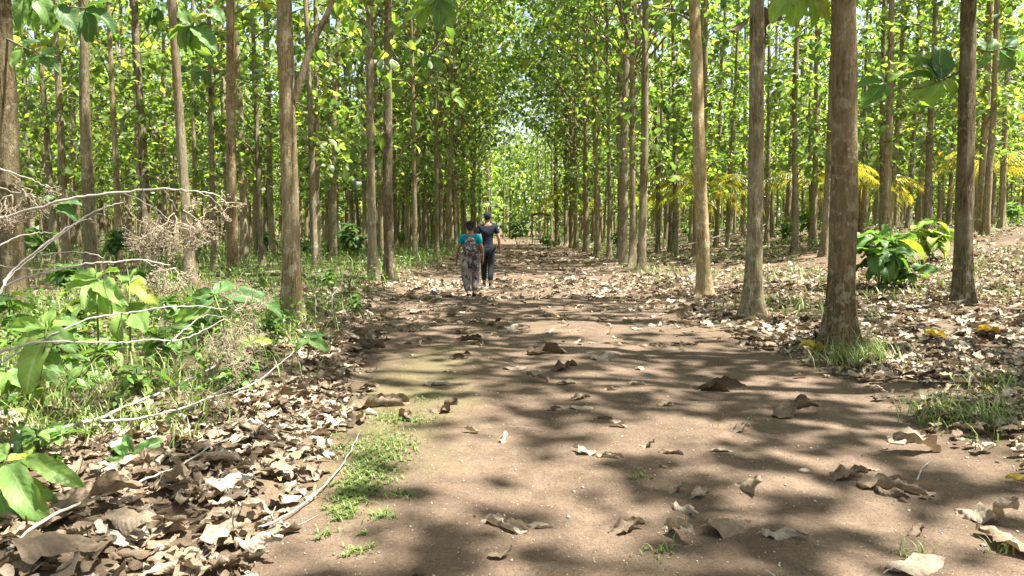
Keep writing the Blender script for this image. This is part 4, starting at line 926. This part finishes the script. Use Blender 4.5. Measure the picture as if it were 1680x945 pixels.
# small sticks in the litter
mb = MB(); n = 1500; x, y = sample(n, 2.6, 22, 1); k = rng.random(n) < litter_mask(x, y)*.8+.02; x = x[k]; y = y[k]
for a, b_ in zip(x, y):
    L = rng.uniform(.05, .35); th = rng.uniform(0, 6.3); dx, dy = math.cos(th)*L, math.sin(th)*L; r_ = rng.uniform(.0015, .004)
    p = [(a, b_, 0), (a+dx*.5+rng.normal(0, .02), b_+dy*.5, 0), (a+dx, b_+dy, 0)]; p = [(q[0], q[1], float(height(q[0], q[1]))+r_+.03*rng.random()) for q in p]
    v, f = tube(p, [r_, r_, r_*.5], 3); mb.add(v, f, .5)
tag(mb.build('twig_debris', m_twig), 'small broken twigs strewn through the litter', 'twigs', kind='stuff')
# grit on the track
mb = MB(); n = 2600; y = 2.6+12*rng.random(n)**1.6; x = rng.uniform(-1.3, 3.0, n)
ico = np.array([[1, 0, 0], [-1, 0, 0], [0, 1, 0], [0, -1, 0], [0, 0, .6], [0, 0, -.6]]); fi = np.array([[0, 2, 4], [2, 1, 4], [1, 3, 4], [3, 0, 4], [2, 0, 5], [1, 2, 5], [3, 1, 5], [0, 3, 5]])
s = rng.uniform(.002, .007, n)*np.where(rng.random(n) < .04, 2., 1); scatter(mb, (ico, fi, np.zeros((6, 3))), np.column_stack([x, y, height(x, y)+.006+s*.3]), rots(rng.uniform(0, 6.3, n), rng.normal(0, .3, n), rng.normal(0, .3, n)), s, rng.random(n))
tag(mb.build('grit', m_stone), 'tiny stones and crumbs of earth on the bare track', 'grit', kind='stuff')
bm = bmesh.new(); bmesh.ops.create_icosphere(bm, subdivisions=3, radius=1)
for v in bm.verts: v.co = Vector((v.co.x*.032, v.co.y*.02, v.co.z*.014))*(1+.08*math.sin(v.co.x*5+v.co.y*3))
me = bpy.data.meshes.new('pebble'); bm.to_mesh(me); bm.free(); me.materials.append(m_stone); me.polygons.foreach_set('use_smooth', [True]*len(me.polygons))
o = obj('pebble', me, loc=tuple(G(1319, 776)+[0, 0, .014])); tag(o, 'smooth oval pebble on the track left of the purplish folded leaf', 'pebble')

# ------------------------------------------------------------------ grass and ground plants
def blades(mb, x, y, L, lean, tone, w=.006, up=0.):
    n = len(x); az = rng.uniform(0, 6.3, n); z0 = height(x, y)+up; t = np.array([0, .35, .7, 1.])
    d = np.stack([np.cos(az), np.sin(az), 0*az], -1); q = np.stack([-np.sin(az), np.cos(az), 0*az], -1)
    out_ = (t**1.8)[None]*(lean*L)[:, None]; hh = (t[None]*L[:, None])*np.sqrt(np.clip(1-.75*(lean[:, None]*t[None])**2, .08, 1))
    c = np.stack([x, y, z0], -1)[:, None]+d[:, None]*out_[..., None]+np.array([0, 0, 1.])*hh[..., None]
    ww = (w*np.array([.8, 1., .7, .08]))[None, :, None]*q[:, None]*(L/L.mean())[:, None, None]**.3
    V = np.stack([c-ww, c+ww], 2).reshape(-1, 3); b0 = (np.arange(n)*8)[:, None]
    F = np.concatenate([b0+np.array([2*i, 2*i+1, 2*i+3, 2*i+2])[None] for i in range(3)])
    mb.add(V, F, np.repeat(tone, 8))
mb = MB()
# left bank, tall and sunlit
n = 9500; x = rng.uniform(-9, -1.5, n); y = rng.uniform(3.8, 15, n)
k = (x < xleft(y)-.35-.25*rng.random(n)) & (rng.random(n) < np.clip(1.9*vnoise(x*1.4, y*1.4, 12)-.35, 0, 1)) & (y > 4.4-.4*x*0); x = x[k]; y = y[k]; n = len(x)
blades(mb, x, y, rng.uniform(.08, .40, n), rng.uniform(.4, 1.0, n), rng.beta(2.2, 1.6, n), .0045)
# deeper in the left stand
n = 10000; y = rng.uniform(14, 60, n); x = -2.8-rng.random(n)*(.72*y); k = rng.random(n) < np.clip(1.8*vnoise(x*.5, y*.5, 13)-.25, 0, 1); x = x[k]; y = y[k]; n = len(x)
blades(mb, x, y, rng.uniform(.15, .5, n), rng.uniform(.2, .9, n), rng.beta(2, 2, n), .013)
# right bank, thin
n = 14000; y = rng.uniform(9, 60, n); x = 3.2+rng.random(n)*(.72*y-2); k = (rng.random(n) < np.clip(2.4*vnoise(x*.45, y*.45, 14)-1.1, 0, 1)); x = x[k]; y = y[k]; n = len(x)
blades(mb, x, y, rng.uniform(.08, .3, n), rng.uniform(.2, .9, n), rng.beta(2, 2, n), .011)
# tufts at picture places: (px, py, spread px x, y, number, length)
for (cx, cy2, sx, sy, n, L) in [(1400, 596, 52, 10, 620, .26), (1425, 588, 18, 6, 160, .42), (1585, 690, 60, 14, 560, .17), (1640, 640, 45, 14, 340, .17), (1530, 668, 30, 10, 220, .14), (1640, 905, 16, 5, 30, .08), (1500, 915, 14, 4, 40, .09),
      (1640, 690, 40, 20, 300, .16), (1180, 505, 25, 5, 90, .12), (560, 500, 25, 8, 200, .2), (600, 525, 20, 6, 120, .18), (300, 640, 40, 12, 160, .3), (330, 690, 20, 8, 70, .3), (60, 660, 60, 20, 300, .38), (170, 650, 60, 15, 260, .34), (100, 700, 90, 14, 420, .26), (240, 700, 60, 12, 260, .22), (50, 735, 50, 10, 200, .22), (300, 730, 30, 10, 90, .16), (130, 720, 60, 10, 200, .2), (20, 660, 50, 30, 300, .34), (255, 600, 50, 12, 220, .3),
      (1575, 495, 24, 4, 90, .14), (1240, 525, 24, 4, 60, .12), (480, 545, 30, 5, 140, .16), (690, 470, 14, 4, 60, .15), (1080, 905, 10, 4, 16, .09)]:
    n = int(n*.6); p = G(rng.normal(cx, sx*.75, n), rng.normal(cy2, sy*.75, n)); q = .07; cl = np.round(p[:, :2]/q)*q+rng.normal(0, .016, (n, 2)); blades(mb, cl[:, 0], cl[:, 1], L*rng.uniform(.25, 1.15, n), rng.uniform(.4, 1.05, n), rng.beta(1.6, 1.1, n), .0036)
tag(mb.build('grass', m_grass), 'green grass blades and tufts on both banks and under the trees', 'grass', kind='stuff')
# low spreading grass on the track
mb = MB()
for (cx, cy2, sx, sy, n) in [(608, 770, 34, 32, 2000), (575, 812, 24, 22, 1300), (640, 735, 36, 22, 1200), (560, 846, 16, 9, 420), (625, 850, 14, 6, 160), (650, 690, 34, 10, 600), (600, 660, 40, 8, 260), (690, 655, 28, 7, 180), (700, 690, 25, 8, 140), (530, 715, 22, 6, 150),
      (660, 815, 26, 5, 130), (532, 880, 14, 5, 90), (585, 908, 20, 5, 110), (595, 876, 8, 4, 40), (500, 742, 30, 8, 110), (1054, 786, 16, 4, 60), (450, 760, 18, 6, 60), (505, 690, 24, 6, 90), (1080, 912, 18, 8, 40), (1180, 700, 10, 2, 10), (570, 735, 30, 14, 300)]:
    n = int(n*.62); p = G(rng.normal(cx, sx*.62, n), rng.normal(cy2, sy*.62, n)); cl = np.round(p[:, :2]/.055)*.055+rng.normal(0, .008, (n, 2)); cl += .02*np.sin(cl[:, ::-1]*37)
    blades(mb, cl[:, 0], cl[:, 1], rng.uniform(.014, .045, n), rng.uniform(.85, 1.05, n), np.clip(rng.beta(1.8, 2.6, n), 0, 1), .003, .006)
tag(mb.build('track_grass', m_grass), 'patch of low creeping grass on the left part of the track', 'grass', kind='stuff')
# weeds: small broad leaves
mb = MB(); wl = [leaf(4, 3, .5, .3, .4, seed=9), leaf(4, 3, .36, .2, .7, seed=8)]
def weeds(x, y, L, hmax):
    n = len(x); z = height(x, y)+hmax*rng.random(n)
    for i in (0, 1):
        s = rng.random(n) < .5; m = s.sum(); scatter(mb, wl[i], np.column_stack([x, y, z])[s], rots(rng.uniform(0, 6.3, m), rng.normal(0.05, .4, m), rng.normal(0, .35, m)), L[s]*rng.uniform(.6, 1.4, m), rng.beta(2.4, 1.6, m))
n = 16000; x = rng.uniform(-8, -1.9, n); y = rng.uniform(3.6, 11, n); k = (x < xleft(y)-.8) & (rng.random(n) < np.clip(2.4*vnoise(x*1.9, y*1.9, 15)-.6, 0, 1)); weeds(x[k], y[k], np.full(k.sum(), .085), .42)
n = 42000; y = rng.uniform(12, 80, n); x = -3.0-rng.random(n)*.72*y; k = rng.random(n) < np.clip(2.4*vnoise(x*.35, y*.35, 16)-.55, 0, 1); weeds(x[k], y[k], .08+.002*y[k], .45)
n = 20000; y = rng.uniform(26, 85, n); x = 3.6+rng.random(n)*.72*y; k = rng.random(n) < np.clip(2.4*vnoise(x*.3, y*.3, 17)-.85, 0, 1); weeds(x[k], y[k], .09+.002*y[k], .55)
n = 12000; y = rng.uniform(70, 118, n); x = (rng.random(n)-.5)*1.5*y; k = np.abs(x-.2) > 3.; weeds(x[k], y[k], np.full(k.sum(), .4), 1.6)
tag(mb.build('undergrowth', m_weed), 'low leafy weeds covering the floor of the stand', 'undergrowth', kind='stuff')

# ------------------------------------------------------------------ people
def fabric(name, stops, scale=30, rough=.85, kind='noise', sc=None):
    m, t = M(name); c = coord(t, sc, False)
    if kind == 'vor':
        v = nd(t, 'ShaderNodeTexVoronoi', Scale=scale); t.links.new(c, v.inputs['Vector'])
        sp = t.nodes.new('ShaderNodeSeparateColor'); t.links.new(v.outputs['Color'], sp.inputs[0]); f = sp.outputs[0]
    else: f = noise(t, c, scale, 3)
    n = noise(t, coord(t, (14, 14, 5), False), 1.2, 3); b = bump(t, n, .5, .02)
    r_ = ramp(t, f, stops)
    if kind == 'vor': r_.node.color_ramp.interpolation = 'CONSTANT'
    out(t, bsdf(t, r_, rough, .2, b)); return m
m_skin = fabric('skin', [(.3, (.22, .115, .07)), (.7, (.30, .165, .10))], 5, .55)
m_hair = fabric('hair', [(.3, (.006, .005, .005)), (.7, (.02, .016, .014))], 60, .45)
m_teal = fabric('teal_shirt', [(.3, (.0, .20, .25)), (.7, (.005, .29, .34))], 9)
m_navy = fabric('slate_shirt', [(.3, (.007, .009, .016)), (.7, (.016, .020, .032))], 9)
m_black = fabric('black_trousers', [(.3, (.008, .009, .012)), (.7, (.02, .022, .028))], 9)
m_cap = fabric('navy_cap', [(.3, (.004, .007, .018)), (.7, (.008, .013, .03))], 9)
m_capb = fabric('black_cap', [(.3, (.006, .006, .008)), (.7, (.016, .016, .02))], 9)
m_shoe = fabric('dark_shoe', [(.3, (.01, .01, .012)), (.7, (.03, .03, .035))], 9)
m_sole = fabric('pale_sole', [(.3, (.4, .38, .35)), (.7, (.5, .48, .45))], 9)
m_pack = fabric('patterned_pack', [(0, (.16, .11, .11)), (.22, (.04, .04, .05)), (.45, (.26, .24, .24)), (.62, (.16, .06, .07)), (.74, (.06, .07, .10)), (.92, (.4, .38, .36))], 44, .85, 'vor')
m_pants = fabric('patterned_trousers', [(0, (.22, .19, .165)), (.3, (.05, .047, .05)), (.45, (.34, .30, .26)), (.62, (.15, .125, .12)), (.8, (.32, .23, .20)), (.92, (.06, .06, .08))], 9, .9, 'vor', (2.4, 2.4, .9))
m_band = fabric('dark_waistband', [(.3, (.05, .05, .06)), (.7, (.12, .12, .14))], 9)
def skin_mesh(nodes, edges, level=2, flat=None):
    bm = bmesh.new(); lay = bm.verts.layers.skin.verify(); vs_ = {}
    for i, (k, (x, y, z, r)) in enumerate(nodes.items()):
        v = bm.verts.new((x, y, z)); v[lay].radius = (r, r) if not isinstance(r, tuple) else r; v[lay].use_root = (i == 0); vs_[k] = v
    for a, b_ in edges: bm.edges.new((vs_[a], vs_[b_]))
    me = bpy.data.meshes.new('tmp'); bm.to_mesh(me); bm.free(); o = bpy.data.objects.new('tmp', me); COL.objects.link(o)
    s = o.modifiers.new('s', 'SKIN'); s.use_smooth_shade = True; u = o.modifiers.new('u', 'SUBSURF'); u.levels = level; u.render_levels = level
    dg = bpy.context.evaluated_depsgraph_get(); dg.update(); m2 = bpy.data.meshes.new_from_object(o.evaluated_get(dg)); bpy.data.objects.remove(o)
    if flat:
        for v in m2.vertices: v.co = flat(v.co)
    m2.polygons.foreach_set('use_smooth', [True]*len(m2.polygons)); return m2
def part(name, me, mat, parent):
    me.materials.clear(); me.materials.append(mat); me.name = name; return obj(name, me, parent)
def hand(nodes, edges, wrist, s, p, dirn=(0, .25, -1)):
    """palm, four curled fingers and a thumb from the wrist; s = side"""
    w = np.array(p, float); d = np.array(dirn, float); d /= np.linalg.norm(d)
    nodes[wrist+'palm'] = (*(w+d*.05), .026); edges.append((wrist, wrist+'palm'))
    for k, (off, L) in enumerate([(-.027, .062), (-.009, .07), (.009, .066), (.026, .052)]):
        a = w+d*.085+np.array([0, off, 0]); b_ = a+d*L*.5+np.array([-s*.006, .004, 0]); c = b_+d*L*.42+np.array([-s*.018, .004, 0])
        for q, (pt, r) in enumerate([(a, .0095), (b_, .0085), (c, .007)]):
            nodes[f'{wrist}f{k}{q}'] = (*pt, r); edges.append((wrist+'palm' if q == 0 else f'{wrist}f{k}{q-1}', f'{wrist}f{k}{q}'))
    a = w+d*.03+np.array([-s*.01, .032, 0]); b_ = a+d*.035+np.array([-s*.01, .014, 0])
    nodes[wrist+'t0'] = (*a, .011); nodes[wrist+'t1'] = (*b_, .009); edges.append((wrist+'palm', wrist+'t0')); edges.append((wrist+'t0', wrist+'t1'))
def torso_flat(zmin, zmax, xw, k):
    def f(co):
        w = float(smooth(zmin, zmin+.1, co.z)*(1-smooth(zmax-.05, zmax, co.z))*(1-smooth(xw*.8, xw, abs(co.x)))); return Vector((co.x, co.y*(1-w*(1-k)), co.z))
    return f
def person(name, label, loc, J, H, shirt, trousers, cap, rz=0):
    e = empty(name, tuple(loc), rz)
    A = dict(J); E = [('pelvis', 'waist'), ('waist', 'chest'), ('chest', 'uchest'), ('uchest', 'neck'), ('neck', 'jaw'), ('jaw', 'head'), ('head', 'crown')]
    for s in 'LR': E += [('uchest', 'sh'+s), ('sh'+s, 'el'+s), ('el'+s, 'wr'+s), ('pelvis', 'hip'+s), ('hip'+s, 'kn'+s), ('kn'+s, 'an'+s), ('an'+s, 'ba'+s), ('ba'+s, 'to'+s), ('an'+s, 'he'+s)]
    for s, g in (('L', -1), ('R', 1)): hand(A, E, 'wr'+s, g, A['wr'+s][:3], np.array(A['wr'+s][:3])-np.array(A['el'+s][:3])+np.array([0, .06, 0]))
    A['nose'] = (A['head'][0], A['head'][1]+.10, A['head'][2]-.015, .012); E.append(('head', 'nose'))
    for s, g in (('L', -1), ('R', 1)): A['ear'+s] = (A['head'][0]+g*.084, A['head'][1]-.005, A['head'][2]-.01, .014); E.append(('head', 'ear'+s))
    body = part('body', skin_mesh(A, E, 2, torso_flat(J['pelvis'][2]-.05, J['neck'][2], .2, .78)), m_skin, e)
    def gar(keys, extra, grow, edges): 
        n = {}
        for k in keys: x, y, z, r = J[k]; n[k] = (x, y, z, r+grow)
        n.update(extra); return n
    def lerp(a, b_, t, r): a = np.array(J[a][:3]); b_ = np.array(J[b_][:3]); return (*(a+(b_-a)*t), r)
    sk = gar(['waist', 'chest', 'uchest', 'shL', 'shR'], {'hem': (J['pelvis'][0], J['pelvis'][1], J['pelvis'][2]+.02, J['pelvis'][3]+.03), 'slL': lerp('shL', 'elL', .62, J['elL'][3]+.028), 'slR': lerp('shR', 'elR', .62, J['elR'][3]+.028),
                        'nk': lerp('uchest', 'neck', .72, J['neck'][3]+.018)}, .022, None)
    part('shirt', skin_mesh(sk, [('waist', 'hem'), ('waist', 'chest'), ('chest', 'uchest'), ('uchest', 'shL'), ('uchest', 'shR'), ('shL', 'slL'), ('shR', 'slR'), ('uchest', 'nk')], 2, torso_flat(J['pelvis'][2]-.1, J['neck'][2]+.05, .22, .80)), shirt, e)
    tr = gar(['pelvis', 'hipL', 'hipR', 'knL', 'knR'], {}, trousers[1], None)
    for s in 'LR': tr['cu'+s] = lerp('kn'+s, 'an'+s, .93, trousers[2])
    part('trousers', skin_mesh(tr, [('pelvis', 'hipL'), ('pelvis', 'hipR'), ('hipL', 'knL'), ('hipR', 'knR'), ('knL', 'cuL'), ('knR', 'cuR')], 2), trousers[0], e)
    for s in 'LR':
        x, y, z, r = J['an'+s]; bx, by, bz, _ = J['ba'+s]; tx, ty, tz, _ = J['to'+s]; hx, hy, hz_, _ = J['he'+s]
        part('shoe', skin_mesh({'an': (x, y, z-.02, .045), 'he': (hx, hy, hz_+.005, .042), 'ba': (bx, by, bz+.005, .046), 'to': (tx, ty, tz+.003, .036)}, [('an', 'he'), ('an', 'ba'), ('ba', 'to')], 2), m_shoe, e)
    hd = Vector(J['head'][:3])
    bm = bmesh.new(); bmesh.ops.create_uvsphere(bm, u_segments=24, v_segments=16, radius=1)
    for v in bm.verts:
        co = v.co.copy(); co.x *= .088; co.y *= .104; co.z *= .105
        if co.y > .03 and co.z < .03: co.y = .03+(co.y-.03)*.1
        co.z = max(co.z, -.085); v.co = co+hd+Vector((0, -.012, .022))
    me = bpy.data.meshes.new('hair'); bm.to_mesh(me); bm.free(); me.polygons.foreach_set('use_smooth', [True]*len(me.polygons)); hair = part('hair', me, m_hair, e)
    bm = bmesh.new(); bmesh.ops.create_uvsphere(bm, u_segments=28, v_segments=16, radius=1)
    bmesh.ops.bisect_plane(bm, geom=bm.verts[:]+bm.edges[:]+bm.faces[:], plane_co=(0, 0, 0), plane_no=(0, 0, 1), clear_inner=True)
    for v in bm.verts: co = v.co.copy(); v.co = Vector((co.x*.099, co.y*.115, co.z*.085))+hd+Vector((0, -.005, .045))
    me = bpy.data.meshes.new('cap'); bm.to_mesh(me); bm.free(); me.polygons.foreach_set('use_smooth', [True]*len(me.polygons)); cp = part('cap', me, cap, e)
    mb = MB(); t = np.linspace(-1.0, 1.0, 15); r1 = np.c_[np.sin(t)*.095, np.cos(t)*.105, 0*t]; r2 = np.c_[np.sin(t)*.092, np.cos(t)*.125+.075*np.cos(t*1.3), -.02+0*t]
    base = np.array(hd)+np.array([0, -.003, .05]); V = np.vstack([r1+base, r2+base, r1+base-[0, 0, .006], r2+base-[0, 0, .006]]); m_ = len(t)
    F_ = [[i, i+1, m_+i+1, m_+i] for i in range(m_-1)]+[[2*m_+i, 3*m_+i, 3*m_+i+1, 2*m_+i+1] for i in range(m_-1)]+[[m_+i, m_+i+1, 3*m_+i+1, 3*m_+i] for i in range(m_-1)]
    mb.add(V, F_, 0); mb.build('brim', cap, cp)
    tag(e, label, 'person'); return e, hair, lerp
JM = dict(pelvis=(0, 0, .95, .125), waist=(0, 0, 1.09, .115), chest=(0, 0, 1.27, .15), uchest=(0, 0, 1.42, .115), neck=(0, .01, 1.52, .055), jaw=(0, .03, 1.58, .06), head=(0, .03, 1.67, .083), crown=(0, .02, 1.74, .06),
          shL=(-.19, 0, 1.44, .058), elL=(-.26, -.06, 1.16, .043), wrL=(-.24, .06, .93, .030), shR=(.19, 0, 1.44, .058), elR=(.275, -.04, 1.15, .043), wrR=(.29, .06, .91, .030),
          hipL=(-.09, 0, .90, .09), knL=(-.09, .17, .50, .062), anL=(-.09, .10, .10, .04), baL=(-.09, .22, .045, .036), toL=(-.09, .28, .04, .026), heL=(-.09, .06, .045, .034),
          hipR=(.09, 0, .90, .09), knR=(.08, .03, .50, .062), anR=(.07, -.20, .11, .04), baR=(.07, -.10, .045, .036), toR=(.07, -.04, .035, .026), heR=(.07, -.25, .07, .034))
gm = G(800, 471); person('person', 'man walking away in navy cap, slate T-shirt and black trousers', gm, JM, 1.81, m_navy, (m_black, .022, .062), m_cap, .0)
k = .862
JW = {a: (x*k, y*k, z*k, r*.9) for a, (x, y, z, r) in JM.items()}
JW.update(pelvis=(0, 0, .82, .135), chest=(0, 0, 1.10, .125), uchest=(0, 0, 1.22, .10), shL=(-.16, 0, 1.235, .05), shR=(.16, 0, 1.235, .05), elL=(-.245, -.03, 1.0, .037), wrL=(-.285, .05, .80, .026), elR=(.235, -.05, 1.0, .037), wrR=(.25, .04, .79, .026),
          hipL=(-.085, 0, .78, .10), knL=(-.08, .0, .42, .06), anL=(-.03, -.2, .095, .035), baL=(-.03, -.10, .04, .032), toL=(-.03, -.05, .035, .024), heL=(-.03, -.24, .05, .03),
          hipR=(.085, 0, .78, .10), knR=(.09, .17, .43, .06), anR=(.07, .12, .09, .035), baR=(.07, .22, .04, .032), toR=(.07, .27, .035, .024), heR=(.07, .08, .04, .03))
gw = G(772, 488); e, hair, lerp = person('person', 'woman walking away in teal T-shirt, patterned loose trousers and patterned backpack', gw, JW, 1.56, m_teal, (m_pants, .055, .075), m_capb, .03)
part('hair_bun', skin_mesh({'a': (0, -.08, 1.46, .045), 'b': (0, -.10, 1.41, .04), 'c': (0, -.095, 1.36, .022)}, [('a', 'b'), ('b', 'c')], 2), m_hair, hair)
# cloth tied round the hips, fringe, and a small bag in each hand side
mb = MB(); th = np.linspace(0, 2*PI, 41)[:-1]
rings = [(1.0, .20, .145), (.93, .215, .16), (.86, .235, .18), (.78, .25, .19), (.70, .255, .20), (.62, .25, .20)]
rings = [(z-.08+.02, a*.84, b_) for z, a, b_ in rings[:5]]
V = []
for i, (z, a, b_) in enumerate(rings):
    wv = 1+.035*i*np.sin(th*9+i*.4)*.6; V.append(np.c_[a*.9*np.cos(th)*wv, b_*.9*np.sin(th)*wv, z+.012*np.sin(th*3)+0*th])
V = np.vstack(V); i = np.arange(len(rings)-1)[:, None]*40; j = np.arange(40)[None]; mb.add(V, np.stack([i+j, i+(j+1) % 40, i+40+(j+1) % 40, i+40+j], -1).reshape(-1, 4), 0)
wrap = mb.build('hip_wrap', m_pants, e)
mb = MB(); V = []
for z, a in ((.925, .168), (.80, .192)):
    V.append(np.c_[a*np.cos(th)*1.02, a*.76*np.sin(th)*1.02, z+0*th])
V = np.vstack(V); j = np.arange(40); mb.add(V, np.stack([j, (j+1) % 40, 40+(j+1) % 40, 40+j], -1), 0); mb.build('waistband', m_band, wrap)
# backpack: worn, so a thing of its own
R_ = Matrix.Rotation(.03, 4, 'Z'); bp = empty('backpack', tuple(Vector(gw)+R_@Vector((0, -.185, .93))), .03)
def sbox(rx, ry, rz_, c, e1=.55, n=20, taper=0.):
    bm = bmesh.new(); bmesh.ops.create_uvsphere(bm, u_segments=28, v_segments=18, radius=1)
    for v in bm.verts:
        f = lambda q: math.copysign(abs(q)**e1, q); z = f(v.co.z); k_ = 1-taper*max(0, z); v.co = Vector((f(v.co.x)*rx*k_, f(v.co.y)*ry*k_, z*rz_))+Vector(c)
    me = bpy.data.meshes.new('x'); bm.to_mesh(me); bm.free(); me.polygons.foreach_set('use_smooth', [True]*len(me.polygons)); return me
pb = part('bag_body', sbox(.125, .07, .185, (0, 0, .12), .6, taper=.18), m_pack, bp); part('front_pocket', sbox(.095, .03, .075, (0, -.075, .035), .6), m_pack, bp)
for s in (-1, 1):
    v, f = tube(spline([(s*.07, .02, .30), (s*.10, .13, .335), (s*.12, .25, .22), (s*.14, .22, .05), (s*.11, .06, -.03)], 5), .014, 6); MB().add(v, f, 0).build('strap', m_band, bp)
v, f = tube(spline([(-.03, .0, .315), (0, .0, .355), (.03, .0, .315)], 5), .007, 6); MB().add(v, f, 0).build('handle', m_band, bp)
tag(bp, 'small grey and red patterned backpack on the woman in teal', 'backpack')
